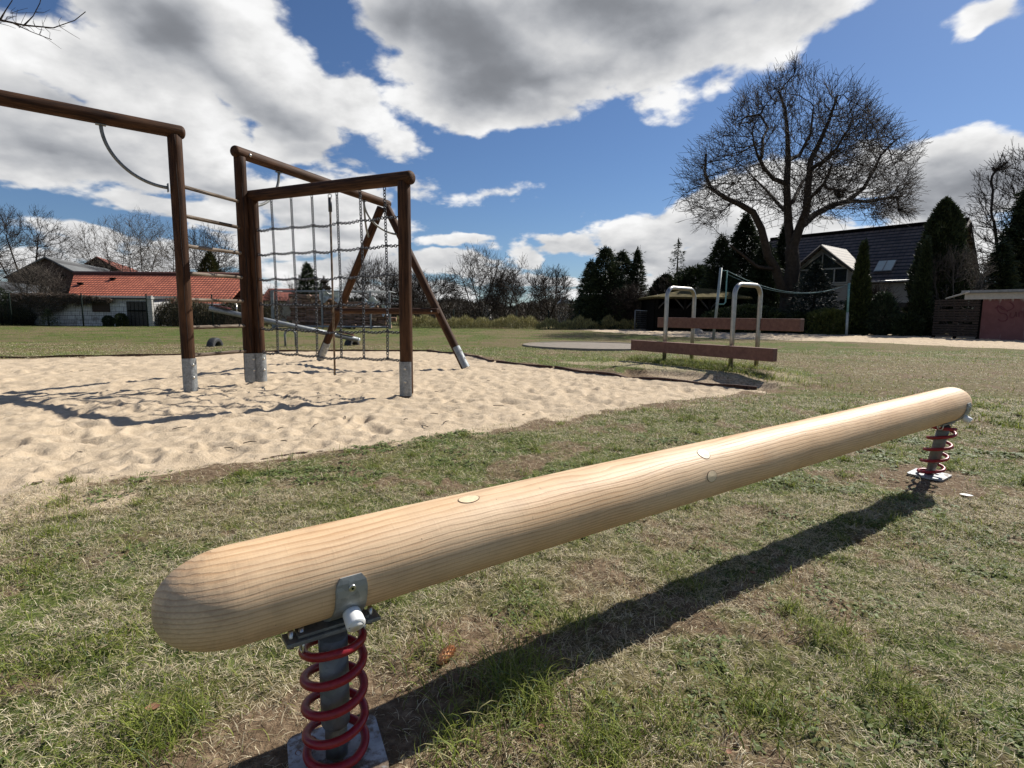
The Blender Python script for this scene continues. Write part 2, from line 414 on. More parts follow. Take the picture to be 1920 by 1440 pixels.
def logwood():
    m_, b_, bs = mat('debarked_larch', .55, 0, .35)
    t = b_.n('ShaderNodeTexCoord').outputs['Object']       # X along the log
    sp = b_.n('ShaderNodeSeparateXYZ'); b_.put(sp.inputs[0], t)
    w = b_.noise(stretched(b_, t, (.55, 2.2, 2.2)), 1.7, 3, .5, out='Color')
    ws = b_.vm('MULTIPLY', b_.vm('SUBTRACT', w, (.5, .5, .5)), (0, .05, .05))
    # knots bend the rings
    kn = None
    for kx, sgn in ((.93, 1), (1.93, 1), (2.60, .7), (.35, -.5)):
        dx = b_.math('SUBTRACT', sp.outputs[0], kx)
        e = b_.math('POWER', 2.718, b_.math('MULTIPLY', b_.math('MULTIPLY', dx, dx), -260.))
        e = b_.math('MULTIPLY', e, .006*sgn); kn = e if kn is None else b_.math('ADD', kn, e)
    yy = b_.math('ADD', sp.outputs[1], kn)
    cv = b_.n('ShaderNodeCombineXYZ'); b_.put(cv.inputs[1], yy); b_.put(cv.inputs[2], sp.outputs[2])
    p = b_.vm('ADD', cv.outputs[0], ws)
    p = b_.vm('SUBTRACT', p, (0, -.05, -.112))
    rad = b_.vm('LENGTH', p, out='Value')
    rad = b_.math('ADD', rad, b_.math('MULTIPLY', b_.math('SUBTRACT', b_.noise(stretched(b_, t, (.25, 1, 1)), 26, 3, .6), .5), .009))
    fr = b_.math('FRACT', b_.math('MULTIPLY', rad, 112.))
    late = b_.ramp(fr, [(0, .05), (.55, .25), (.86, 1.), (.97, .85), (1., .05)])
    fib = b_.noise(stretched(b_, t, (.03, 1, 1)), 420, 3, .6)
    big = b_.noise(stretched(b_, t, (.5, 1, 1)), 5, 4, .55)
    lv = b_.mapr(b_.noise(stretched(b_, t, (.3, 1, 1)), 9, 3, .6), .3, .7, .45, 1.)
    c = b_.mix(b_.math('MULTIPLY', late, lv), (.75, .52, .30), (.46, .25, .115))
    c = b_.mix(b_.mapr(big, .4, .75, 0, .4), c, (.76, .60, .41))
    c = b_.mix(b_.mapr(fib, .3, .8, .0, .30), c, (.33, .20, .11))
    # cross-wise machining chatter and scuffs
    ch = b_.noise(stretched(b_, t, (1, .12, .12)), 210, 3, .6)
    c = b_.mix(b_.mapr(ch, .62, .78, 0, .22), c, (.34, .22, .13))
    sc = b_.noise(stretched(b_, t, (1., .5, .5)), 38, 3, .55)
    c = b_.mix(b_.mapr(sc, .70, .78, 0, .6), c, (.24, .155, .10))
    ck = b_.noise(stretched(b_, t, (.035, 1, 1)), 75, 2, .5)
    c = b_.mix(b_.mapr(ck, .755, .77, 0, .7), c, (.12, .075, .05))
    sp_ = b_.noise(t, 60, 2, .5)
    c = b_.mix(b_.mapr(sp_, .765, .79, 0, .8), c, (.09, .06, .045))
    # grey dirt towards the worn near end and on top patches
    dn = b_.noise(t, 14, 5, .65); 
    endd = b_.mapr(sp.outputs[0], .32, -.02)
    dm = b_.math('MULTIPLY', b_.mapr(dn, .42, .72), b_.math('ADD', b_.math('MULTIPLY', endd, .32), .13))
    c = b_.mix(dm, c, (.16, .115, .085))
    b_.put(bs.inputs['Base Color'], c)
    bp = b_.n('ShaderNodeBump'); bp.inputs['Strength'].default_value = .35; bp.inputs['Distance'].default_value = .0015
    b_.put(bp.inputs['Height'], b_.math('SUBTRACT', b_.math('ADD', fib, b_.math('MULTIPLY', ch, .6)), late)); b_.put(bs.inputs['Normal'], bp.outputs[0])
    return m_
M['log'] = logwood()
M['plug'] = simple('knot_plug', (.78, .60, .38), .5, 0, .14, 90)
M['plugline'] = simple('plug_joint', (.12, .07, .04), .8, 0, .1)
def planksmat():
    m_, b_, bs = mat('recycled_plastic_beam', .7)
    t = b_.n('ShaderNodeTexCoord').outputs['Object']
    f = b_.noise(t, 16, 6, .65); g = b_.noise(t, 90, 3, .6)
    c = b_.ramp(f, [(.3, (.105, .045, .031)), (.7, (.20, .095, .066))]); c = b_.mix(b_.mapr(g, .6, .8, 0, .4), c, (.33, .19, .14))
    b_.put(bs.inputs['Base Color'], c)
    bp = b_.n('ShaderNodeBump'); bp.inputs['Strength'].default_value = .3; bp.inputs['Distance'].default_value = .004; b_.put(bp.inputs['Height'], g); b_.put(bs.inputs['Normal'], bp.outputs[0])
    return m_
M['plank'] = planksmat()
M['tyre'] = simple('tyre_rubber', (.035, .036, .038), .75, 0, .4, 12)
M['seat'] = simple('dark_red_seat', (.10, .02, .018), .5)
M['teal'] = simple('teal_paint', (.13, .27, .26), .5, .1, .25, 14)
M['palepost'] = simple('pale_post_paint', (.30, .33, .32), .5, .2, .2, 10)
M['rope'] = simple('cord', (.13, .22, .23), .8)
M['rock'] = simple('rock', (.26, .23, .20), .9, 0, .3, 14, .8, 20)
M['concrete'] = simple('concrete', (.19, .16, .125), .9, 0, .2, 7, .4, 50)
M['fencegreen'] = simple('dark_green_steel', (.010, .016, .013), .8, spec=.1)
M['black'] = simple('black_timber', (.006, .005, .004), .95, 0, .5, 6, .4, 30, spec=.1)
M['oldwood'] = simple('old_grey_wood', (.055, .048, .042), .85, 0, .5, 12, .5, 30)
M['darkslat'] = simple('dark_slat', (.035, .022, .015), .75, 0, .5, 10)
M['whitetrim'] = simple('white_trim', (.40, .39, .36), .6, 0, .12, 10)
M['glassd'] = simple('dark_glass', (.02, .025, .03), .06, 0, .2, 4, spec=.8)
M['skyl'] = simple('skylight_glass', (.30, .38, .38), .35, 0, .08, 4, spec=.7)
M['gutter'] = simple('zinc', (.2, .2, .2), .45, .6)
M['tarp'] = simple('tarpaulin', (.60, .62, .62), .45, 0, .5, 5)
M['firewood'] = simple('firewood', (.19, .11, .075), .85, 0, .85, 3, .5, 30, coord='Generated')
M['cutend'] = simple('cut_wood_end', (.34, .22, .14), .8, 0, .35, 8)
M['leaf_dead'] = simple('dead_leaf', (.23, .11, .06), .8)
M['cone'] = simple('pine_cone', (.52, .28, .13), .75, 0, .45, 70)
def vcol(name, rough=.6, trans=0., mul=1., spec=.3):
    m_, b_, bs = mat(name, rough, 0, spec)
    c = b_.attr('Col', 'Color')
    if mul != 1: c = b_.vm('SCALE', c, sc=mul)
    b_.put(bs.inputs['Base Color'], c)
    if trans:
        tr = b_.n('ShaderNodeBsdfTranslucent'); b_.put(tr.inputs[0], c)
        mx = b_.n('ShaderNodeMixShader'); mx.inputs[0].default_value = trans
        out = b_.nt.nodes['Material Output']
        b_.nt.links.new(bs.outputs[0], mx.inputs[1]); b_.nt.links.new(tr.outputs[0], mx.inputs[2]); b_.nt.links.new(mx.outputs[0], out.inputs[0])
    return m_
M['blade'] = vcol('grass_blades', .6, .35, spec=.22)
M['leaf'] = vcol('foliage', .6, .12)
def bark(name, a, c_):
    m_, b_, bs = mat(name, .85, 0, .2)
    t = b_.n('ShaderNodeTexCoord').outputs['Object']
    b_.put(bs.inputs['Base Color'], b_.ramp(b_.noise(t, 6, 6, .7), [(.3, a), (.7, c_)]))
    bp = b_.n('ShaderNodeBump'); bp.inputs['Strength'].default_value = .8; bp.inputs['Distance'].default_value = .05
    b_.put(bp.inputs['Height'], b_.noise(stretched(b_, t, (1, 1, .3)), 18, 5, .6)); b_.put(bs.inputs['Normal'], bp.outputs[0])
    return m_
M['bark'] = bark('walnut_bark', (.022, .016, .012), (.06, .046, .035))
M['bark2'] = bark('pale_bark', (.055, .045, .036), (.13, .11, .09))
M['barkd'] = bark('dark_bark', (.018, .013, .01), (.05, .037, .028))
def tiles(name, c0, c1, cgap, rows, cols, vx='U', rough=.7, spec=.4, bumpd=.06):
    m_, b_, bs = mat(name, rough, 0, spec)
    u = b_.attr('tu'); v = b_.attr('tv')
    fu = b_.math('FRACT', b_.math('MULTIPLY', u, cols)); fv = b_.math('FRACT', b_.math('MULTIPLY', v, rows))
    iu = b_.math('FLOOR', b_.math('MULTIPLY', u, cols)); iv = b_.math('FLOOR', b_.math('MULTIPLY', v, rows))
    cc = b_.n('ShaderNodeCombineXYZ'); b_.put(cc.inputs[0], iu); b_.put(cc.inputs[1], iv)
    wn_ = b_.n('ShaderNodeTexWhiteNoise'); b_.put(wn_.inputs['Vector'], cc.outputs[0])
    t = b_.n('ShaderNodeTexCoord').outputs['Object']
    c = b_.mix(wn_.outputs['Value'], c0, c1)
    c = b_.mix(b_.mapr(b_.noise(t, .7, 5, .65), .45, .75, 0, .5), c, tuple(x*.55 for x in c1))
    row = b_.mapr(fv, .48, .22)      # joint line between courses
    colm = b_.mapr(fu, .14, .0)
    c = b_.mix(b_.math('MAXIMUM', b_.math('MULTIPLY', row, .92), b_.math('MULTIPLY', colm, .6)), c, cgap)
    b_.put(bs.inputs['Base Color'], c)
    hgt = b_.math('SUBTRACT', b_.math('MULTIPLY', b_.math('SINE', b_.math('MULTIPLY', fu, 3.1416)), .5), b_.math('MULTIPLY', fv, .9))
    bp = b_.n('ShaderNodeBump'); bp.inputs['Strength'].default_value = 1.; bp.inputs['Distance'].default_value = bumpd; b_.put(bp.inputs['Height'], hgt); b_.put(bs.inputs['Normal'], bp.outputs[0])
    return m_
def wallmat(name, col, stain, sc=1.4):
    m_, b_, bs = mat(name, .9, 0, .15)
    t = b_.n('ShaderNodeTexCoord').outputs['Object']
    c = b_.ramp(b_.noise(t, sc*6, 5, .65), [(.3, tuple(x*.82 for x in col)), (.7, col)])
    c = b_.mix(b_.mapr(b_.noise(stretched(b_, t, (1, 1, .3)), sc, 6, .7), .5, .72, 0, .8), c, stain)
    b_.put(bs.inputs['Base Color'], c)
    bp = b_.n('ShaderNodeBump'); bp.inputs['Strength'].default_value = .4; bp.inputs['Distance'].default_value = .02; b_.put(bp.inputs['Height'], b_.noise(t, 30, 5)); b_.put(bs.inputs['Normal'], bp.outputs[0])
    return m_
M['plaster'] = wallmat('pale_plaster', (.36, .345, .32), (.24, .22, .19), .6)
M['brickdark'] = wallmat('dark_brick', (.075, .05, .04), (.035, .028, .024), 1.5)
def blockwall():
    m_, b_, bs = mat('whitewashed_block', .9, 0, .1)
    u = b_.attr('tu'); v = b_.attr('tv')
    br_ = b_.n('ShaderNodeTexBrick'); cc = b_.n('ShaderNodeCombineXYZ'); b_.put(cc.inputs[0], u); b_.put(cc.inputs[1], v); b_.put(br_.inputs['Vector'], cc.outputs[0])
    br_.inputs['Scale'].default_value = 1.; br_.inputs['Brick Width'].default_value = .5; br_.inputs['Row Height'].default_value = .25; br_.inputs['Mortar Size'].default_value = .012
    br_.inputs['Color1'].default_value = (.52, .51, .50, 1); br_.inputs['Color2'].default_value = (.64, .64, .62, 1); br_.inputs['Mortar'].default_value = (.2, .19, .18, 1)
    t = b_.n('ShaderNodeTexCoord').outputs['Object']
    c = b_.mix(b_.mapr(b_.noise(t, 1.3, 6, .7), .48, .70, 0, .7), br_.outputs['Color'], (.15, .135, .12))
    b_.put(bs.inputs['Base Color'], c); return m_
M['block'] = blockwall()
def graffwall():
    m_, b_, bs = mat('maroon_over_white_wall', .8, 0, .2)
    t = b_.n('ShaderNodeTexCoord').outputs['Object']; v = b_.attr('tv'); u = b_.attr('tu')
    n_ = b_.noise(stretched(b_, t, (1, 1, .12)), 9, 5, .6)
    edge = b_.mapr(b_.math('ADD', v, b_.math('MULTIPLY', b_.math('SUBTRACT', n_, .5), .35)), .93, .84)
    c = b_.ramp(b_.noise(t, 1.4, 5, .6), [(.3, (.12, .05, .048)), (.7, (.20, .09, .085))])
    c = b_.mix(b_.mapr(n_, .58, .74, 0, .5), c, (.36, .28, .26))
    c = b_.mix(edge, (.46, .44, .40), c)
    c = b_.mix(b_.mapr(v, .25, .0, 0, .5), c, (.20, .16, .16))
    b_.put(bs.inputs['Base Color'], c); return m_
M['graffwall'] = graffwall()
def plate():
    m_, b_, bs = mat('muddy_base_plate', .6, .15)
    t = b_.n('ShaderNodeTexCoord').outputs['Object']
    n_ = b_.math('ADD', b_.math('MULTIPLY', b_.noise(t, 7, 4, .6), .6), b_.math('MULTIPLY', b_.noise(t, 60, 5, .7), .4))
    st = b_.ramp(b_.noise(t, 40, 5, .6), [(.3, (.26, .28, .29)), (.7, (.46, .49, .51))]); so_ = b_.ramp(b_.noise(t, 200, 4, .6), [(.3, (.07, .048, .032)), (.7, (.20, .145, .10))])
    b_.put(bs.inputs['Base Color'], b_.mix(b_.mapr(n_, .46, .56), st, so_)); b_.put(bs.inputs['Metallic'], b_.mapr(n_, .46, .56, .4, 0.)); return m_
M['plate'] = plate()
M['graff'] = simple('dark_red_spray', (.10, .02, .025), .7)

# ------------------------------------------------------------------ ground
PIT = g2((1420, 730), (1200, 712), (1040, 690), (930, 680), (870, 665), (800, 658), (480, 660), (370, 665), (0, 676))+[(-12., 8.), (-12., 1.0), (-3.4, 1.3)]+g2((0, 936), (60, 910), (300, 882), (500, 858), (700, 833), (1000, 786), (1300, 748))
PIT = [tuple(p) for p in PIT]
VBP = [(4.0, 37.3), (12, 40.5), (19, 37), (23.3, 33), (30, 26), (24, 13.5), (15.0, 16.5), (13.4, 18.9), (11.1, 21.5), (7.4, 23.3), (5.6, 29.5)]
CIRC = (2.3, 15.85); CR = 2.0
SPN = np.array([-.33, .97]); SPF = np.array([2.29, 2.946])
def greenness(x, y):
    r = np.hypot(x, y)
    g = fbm(x, y, .9, 4, 11)*.55+fbm(x, y, .18, 3, 41)*.45
    g = .22+sstep(.40, .62, g)*.6
    # field behind the pit on the left and strips on the right stay greener
    far = sstep(11, 16, y)*sstep(2, -4, x)
    g = np.clip(g*.9+far*.22*(fbm(x, y*2., .5, 3, 71) > .45), 0, 1)
    # worn soil strip at the right, beyond the log
    worn = sstep(0, .8, dpoly(x, y, [tuple(p) for p in [(3.2, 7.6), (6.5, 10.5), (12, 12.5), (16, 11.), (12, 7.5), (6.5, 6.0), (3.8, 5.9)]])+.9*(fbm(x, y, .8, 3, 5)-.5))
    g = g*(1-.4*worn)
    return np.clip(g, 0, 1)
def bare(x, y):
    """0..1 how little cover there is (soil or sand shows)"""
    v = sstep(.49, .68, fbm(x, y, 3.4, 5, 77, .62))*.62
    worn = sstep(0, .8, dpoly(x, y, [(3.2, 7.6), (6.5, 10.5), (12, 12.5), (16, 11.), (12, 7.5), (6.5, 6.0), (3.8, 5.9)])+.9*(fbm(x, y, .8, 3, 5)-.5))
    v = np.maximum(v, worn*.28)
    for c, r in ((SPN, .30), (SPF, .26), (np.array([-.05, 1.25]), .28), (np.array([2.15, 2.85]), .28)):
        v = np.maximum(v, sstep(r*1.3, r*.5, np.hypot(x-c[0], y-c[1])+.14*(fbm(x, y, 6, 3, 9)-.5)))
    d = -dpit(x, y)
    v = np.maximum(v, sstep(.55, .05, d+.5*(fbm(x, y, 2.5, 3, 21)-.4)))
    # sand spread over the grass at the left foreground and under the bench
    v = np.maximum(v, sstep(.1, 1., dpoly(x, y, [(-4, 1.2), (-1.9, 2.0), (-1.7, 2.75), (-2.4, 3.2), (-6, 3)])+.8*(fbm(x, y, 3, 3, 22)-.3)))
    v = np.maximum(v, sstep(-.05, .1, dpoly(x, y, [(1.50, 7.75), (1.72, 8.5), (2.4, 8.3), (3.0, 7.85), (3.55, 7.3), (3.3, 6.75), (2.94, 6.6)])))
    return np.clip(v, 0, 1)
def dpit(x, y): return dpoly(x, y, PIT)
def ground_h(x, y):
    r = np.hypot(x, y)
    h = (fbm(x, y, .5, 3, 1)-.5)*.05+(fbm(x, y, 5., 4, 2)-.5)*.030*np.clip(1.4-r/14, .2, 1)+(fbm(x, y, 26., 3, 6)-.5)*.024*np.clip(1.2-r/6, 0, 1)
    # little bank the bench stands on
    d = np.hypot((x-2.95)/1.5, (y-9.1)/1.3)
    h = h+.06*sstep(1.25, .85, d)
    hl_ = dpoly(x, y, [(1.50, 7.75), (1.72, 8.5), (2.4, 8.3), (3.0, 7.85), (3.55, 7.3), (3.3, 6.75), (2.94, 6.6)])
    h = h-.085*sstep(-.02, .12, hl_)
    for c in (SPN, SPF): h = h*(1-sstep(.35, .12, np.hypot(x-c[0], y-c[1])))
    return h
_fp = np.random.default_rng(3)
PITS = _fp.uniform([-9, 2.5], [3, 13], (900, 2)); PANG = _fp.uniform(0, 6.28, 900); PS = _fp.uniform(.6, 1.3, 900)
def sand_h(x, y):
    wx = x+.08*(fbm(x, y, 3, 2, 60)-.5); wy = y+.08*(fbm(x, y, 3, 2, 61)-.5)
    a = fbm(wx, wy, 1.1, 3, 50)-.5
    rg = 1-np.abs(2*fbm(wx, wy, 2.9, 3, 51)-1)*2.2
    rg2 = 1-np.abs(2*fbm(wx, wy, 6.5, 3, 52)-1)*2.2
    h = a*.05+rg*.020+rg2*.018+(fbm(x, y, 16, 3, 53)-.5)*.028
    return h
def foot(x, y, h):
    for (px, py), an, s in zip(PITS, PANG, PS):
        k = np.where((np.abs(x-px) < .4) & (np.abs(y-py) < .4))[0]
        if len(k) == 0: continue
        dx = x[k]-px; dy = y[k]-py; u = (dx*math.cos(an)+dy*math.sin(an))/(.14*s); v = (-dx*math.sin(an)+dy*math.cos(an))/(.065*s)
        d = np.sqrt(u*u+v*v)
        h[k] += -.019*s*sstep(1.15, .35, d)+.010*s*np.exp(-((d-1.35)/.3)**2)
    return h
def total_h(x, y):
    d = dpit(x, y); dv = dpoly(x, y, VBP)
    g = ground_h(x, y)
    s = sand_h(x, y)
    w = sstep(0., .16, d)
    h = g*(1-w)+(s-.035)*w
    wv = sstep(0, .5, dv); h = h*(1-wv)+(s*1.5)*wv
    return h, d, dv
NA, NRr = 860, 900
ang = np.linspace(-R_(84), R_(84), NA); rad = .9*(420/.9)**(np.linspace(0, 1, NRr)); OY = -1.3
A_, Rr_ = np.meshgrid(ang, rad)
gx = (np.sin(A_)*Rr_).ravel(); gy = (OY+np.cos(A_)*Rr_).ravel()
gh, gd, gdv = total_h(gx, gy)
foot_m = gd > .1
tmp = gh.copy(); ks = np.where(foot_m)[0]; hh = tmp[ks]; gh[ks] = foot(gx[ks], gy[ks], hh)
i0 = (np.arange(NRr-1)[:, None]*NA+np.arange(NA-1)[None, :]).ravel()
quads = np.stack([i0, i0+1, i0+NA+1, i0+NA], 1)
cx = gx[quads].mean(1); cy = gy[quads].mean(1)
in1 = inpoly(cx, cy, PIT); in2 = inpoly(cx, cy, VBP)&~in1
GREEN = greenness(gx, gy); BARE = bare(gx, gy)
SANDM = np.maximum(sstep(-.30, .12, gd+.60*(fbm(gx, gy, 4.5, 4, 31)-.52)), sstep(-.5, .2, gdv+1.2*(fbm(gx, gy, 1.2, 3, 32)-.55)))
SANDM = np.maximum(SANDM, sstep(.1, .7, dpoly(gx, gy, [(-4, 1.2), (-1.9, 2.0), (-1.5, 2.6), (-2.4, 3.2), (-6, 3)])+.9*(fbm(gx, gy, 3, 3, 22)-.3)))
SANDM = np.maximum(SANDM, .50*sstep(0, .5, dpoly(gx, gy, [(1.9, 7.2), (1.2, 9.0), (.2, 10.8), (2.5, 10.6), (4.6, 8.6), (4.6, 7.2), (3., 6.5)])+.5*(fbm(gx, gy, 2, 3, 33)-.5)))
def groundmat():
    m_, b_, bs = mat('soil_sand_and_turf', .95, 0, .1)
    t = b_.n('ShaderNodeTexCoord').outputs['Object']
    g = b_.attr('green'); ba = b_.attr('bare'); s = b_.attr('sand')
    n1_ = b_.noise(t, 38, 5, .7); n2_ = b_.noise(t, 5, 5, .6); n3_ = b_.noise(t, 160, 3, .6); n4_ = b_.noise(t, 1.1, 4, .6)
    soil = b_.ramp(n1_, [(.25, (.05, .034, .02)), (.5, (.145, .10, .062)), (.8, (.34, .26, .17))])
    dry = b_.ramp(n1_, [(.28, (.035, .026, .013)), (.5, (.13, .105, .05)), (.75, (.30, .25, .14))])
    gr = b_.ramp(n1_, [(.28, (.018, .028, .007)), (.5, (.07, .095, .022)), (.75, (.17, .19, .055))])
    gm = b_.mapr(b_.math('ADD', g, b_.math('MULTIPLY', b_.math('SUBTRACT', n2_, .5), 1.2)), .15, .85)
    turf = b_.mix(gm, dry, gr)
    bm_ = b_.mapr(b_.math('ADD', ba, b_.math('MULTIPLY', b_.math('SUBTRACT', n2_, .5), .9)), .2, .7)
    c = b_.mix(bm_, turf, soil)
    sf = b_.noise(t, 9, 6, .65)
    sand = b_.ramp(sf, [(.3, (.42, .335, .235)), (.55, (.52, .42, .30)), (.75, (.60, .50, .37))])
    sand = b_.mix(b_.mapr(n3_, .35, .75, 0, .35), sand, (.36, .26, .16))
    deb = b_.noise(t, 26, 4, .6, .6)
    sand = b_.mix(b_.mapr(deb, .70, .76, 0, .75), sand, (.14, .09, .055))
    sm = b_.mapr(b_.math('ADD', s, b_.math('MULTIPLY', b_.math('SUBTRACT', n1_, .5), .5)), .35, .65)
    c = b_.mix(sm, c, sand)
    b_.put(bs.inputs['Base Color'], c)
    bp = b_.n('ShaderNodeBump'); bp.inputs['Strength'].default_value = .8; bp.inputs['Distance'].default_value = .02
    b_.put(bp.inputs['Height'], b_.math('ADD', b_.math('MULTIPLY', n1_, .7), b_.math('MULTIPLY', n3_, .25))); b_.put(bs.inputs['Normal'], bp.outputs[0])
    return m_
M['ground'] = groundmat()
def region(name, mask):
    qd = quads[mask]; u, inv = np.unique(qd, return_inverse=True); inv = inv.reshape(qd.shape)
    me = mesh_np(name, np.stack([gx[u], gy[u], gh[u]], 1), None, inv[:, ::-1][:, ::-1], smooth=True, attrs=dict(green=GREEN[u], bare=BARE[u], sand=SANDM[u]))
    # make sure faces point up
    o = link(name, me, M['ground']); tag(o, kind='structure'); return o
region('ground', ~(in1 | in2)); region('sand_pit', in1); region('volleyball_court_sand', in2)

def ground_z(x, y):
    h, _, _ = total_h(np.array([float(x)]), np.array([float(y)])); return float(h[0])

# ------------------------------------------------------------------ grass blades (uncountable)
def blades(n, region_fn, wfn, lenr, wid, kind, seed):
    r = np.random.default_rng(seed)
    P = region_fn(n, r); x, y = P[:, 0], P[:, 1]
    keep = r.random(n) < wfn(x, y); x = x[keep]; y = y[keep]; n = len(x)
    z = total_h(x, y)[0]
    d = np.hypot(x, y)
    L = r.uniform(lenr[0], lenr[1], n); Wd = wid*r.uniform(.6, 1.4, n)*np.clip(d/2.6, .8, 4.)
    hd = r.uniform(0, 2*math.pi, n)
    if kind == 'dry':
        e0 = r.uniform(.0, .95, n); e1 = e0-r.uniform(.2, 1.4, n)
    elif kind == 'green':
        e0 = r.uniform(.5, 1.45, n); e1 = e0-r.uniform(.3, 1.6, n)
    else:
        e0 = r.uniform(.7, 1.5, n); e1 = e0-r.uniform(.5, 1.9, n)
    hx, hy = np.cos(hd), np.sin(hd); sx, sy = -hy, hx
    tw = r.uniform(-.7, .7, n)
    K = 4 if kind == 'tuft' else 3
    pts = [np.stack([x, y, z-.003], 1)]
    for k in range(K):
        e = e0+(e1-e0)*k/(K-1); st = L/K
        hk = hd+tw*k*.5
        pts.append(pts[-1]+np.stack([np.cos(hk)*np.cos(e)*st, np.sin(hk)*np.cos(e)*st, np.sin(e)*st], 1))
    for k in range(1, K+1): pts[k][:, 2] = np.maximum(pts[k][:, 2], z+.0015)
    wv = np.stack([sx, sy, r.uniform(-.5, .5, n)], 1)
    V = []
    for k in range(K):
        ww = (Wd*(1-.75*(k/K)**1.5)/2)[:, None]
        V += [pts[k]-wv*ww, pts[k]+wv*ww]
    V.append(pts[K])
    V = np.stack(V, 1); nv = V.shape[1]
    base = (np.arange(n)*nv)[:, None]
    Q = np.concatenate([base+np.array([[2*k, 2*k+1, 2*k+3, 2*k+2]]) for k in range(K-1)], 0)
    T = base+np.array([[2*K-2, 2*K-1, 2*K]])
    t = r.random(n)[:, None]; g = r.random(n)
    if kind == 'dry':
        c = np.array([.40, .31, .17])*(1-t)+np.array([.88, .79, .57])*t
        dk = g < .40; c[dk] = c[dk]*r.uniform(.25, .7, (dk.sum(), 1))
    else:
        c = np.array([.07, .105, .012])*(1-t)+np.array([.30, .34, .065])*t
        yl = g < .18; c[yl] = np.array([.36, .33, .15])
        bl = (g > .94); c[bl] = np.array([.14, .19, .09])
    col = np.repeat(c, nv, 0)
    return V.reshape(-1, 3), T, Q, col
def wedge(y0, y1, spread=1.02):
    def f(n, r):
        # uniform over a trapezoid in front of the camera
        u = r.random(n); y = np.sqrt(y0*y0+u*(y1*y1-y0*y0)); x = r.uniform(-1, 1, n)*(y*spread+.5); return np.stack([x, y], 1)
    return f
def cover(x, y):
    b1 = bare(x, y); p = (dpit(x, y) < 0) & (dpoly(x, y, VBP) < .0)
    c = np.ones_like(x)
    for cc in (SPN, SPF): c = c*(np.maximum(np.abs(x-cc[0]), np.abs(y-cc[1])) > .12)
    return (1-b1)*p*c*(np.hypot(x-CIRC[0], y-CIRC[1]) > CR)
def edge_cover(x, y):
    p = (dpit(x, y) < 0) & (dpoly(x, y, VBP) < .0)
    return p*1.
clump = lambda x, y, sc, s, lo=.5, hi=.62: sstep(lo, hi, fbm(x, y, sc, 3, s))
wd = lambda x, y: (.35+.78*cover(x, y))*edge_cover(x, y)*(.35+.65*clump(x, y, 9, 80, .35, .6))
wg = lambda x, y: cover(x, y)*(.08+.62*greenness(x, y))*(.25+.75*clump(x, y, 7., 90, .46, .62))*.9+.02*edge_cover(x, y)
wt = lambda x, y: cover(x, y)*np.clip(clump(x, y, 7, 95, .64, .72)*(.25+.5*greenness(x, y)), 0, 1)
parts = []
parts.append(blades(330000, wedge(.75, 2.6), wd, (.012, .045), .0017, 'dry', 1))
parts.append(blades(150000, wedge(.75, 2.6), wg, (.015, .05), .0019, 'green', 2))
parts.append(blades(46000, wedge(.75, 3.2), wt, (.03, .085), .0024, 'tuft', 3))
parts.append(blades(330000, wedge(2.5, 6.0), wd, (.018, .05), .0016, 'dry', 4))
parts.append(blades(210000, wedge(2.5, 6.0), wg, (.02, .06), .0017, 'green', 5))
parts.append(blades(40000, wedge(3., 7.0), wt, (.05, .10), .0018, 'tuft', 6))
parts.append(blades(120000, wedge(5.8, 15), wd, (.025, .06), .0015, 'dry', 7))
parts.append(blades(170000, wedge(5.8, 15), wg, (.03, .08), .0016, 'green', 8))
parts.append(blades(130000, wedge(14, 40), lambda x, y: wg(x, y)*.9, (.05, .12), .0018, 'green', 9))
# weeds along the bench legs
def leaflets(n, region_fn, wfn, seed):
    # flat rosettes of small round weed leaves
    r = np.random.default_rng(seed); P = region_fn(n, r); k = r.random(n) < wfn(P[:, 0], P[:, 1]); P = P[k]; n = len(P)
    z = total_h(P[:, 0], P[:, 1])[0]+r.uniform(.003, .012, n); a = r.uniform(0, 6.28, n); L = r.uniform(.004, .009, n)*np.clip(np.hypot(P[:, 0], P[:, 1])/2.5, .9, 2.2)
    c0 = np.stack([P[:, 0], P[:, 1], z], 1); d = np.stack([np.cos(a), np.sin(a), r.uniform(-.2, .5, n)], 1); s_ = np.stack([-np.sin(a), np.cos(a), r.uniform(-.3, .3, n)], 1)
    L = L[:, None]; V = np.stack([c0-d*L, c0-d*L*.1-s_*L*.6, c0+d*L*.7-s_*L*.5, c0+d*L, c0+d*L*.7+s_*L*.5, c0-d*L*.1+s_*L*.6], 1)
    base = (np.arange(n)*6)[:, None]; Q = np.concatenate([base+np.array([[0, 1, 2, 3]]), base+np.array([[0, 3, 4, 5]])]); t = r.random(n)[:, None]
    c = np.array([.08, .115, .035])*(1-t)+np.array([.24, .29, .11])*t; return V.reshape(-1, 3), np.zeros((0, 3), int), Q, np.repeat(c, 6, 0)
parts.append(leaflets(120000, wedge(.75, 4.), lambda x, y: edge_cover(x, y)*clump(x, y, 3.2, 140, .56, .66)*clump(x, y, 14., 141, .45, .6), 60))
_tr = np.random.default_rng(501)
def spot(cx_, cy_, sx_, sy_, rot=0):
    def f(n, r):
        a = r.normal(0, 1, (n, 2))*[sx_, sy_]; c, s = math.cos(rot), math.sin(rot)
        return np.stack([cx_+a[:, 0]*c-a[:, 1]*s, cy_+a[:, 0]*s+a[:, 1]*c], 1)
    return f
one = lambda x, y: np.ones_like(x)
parts.append(blades(5000, spot(2.95, 8.85, .12, .95, R_(30)), one, (.05, .17), .0016, 'tuft', 10))
parts.append(blades(2500, spot(3.45, 9.4, .1, .8, R_(30)), one, (.05, .15), .0016, 'tuft', 11))
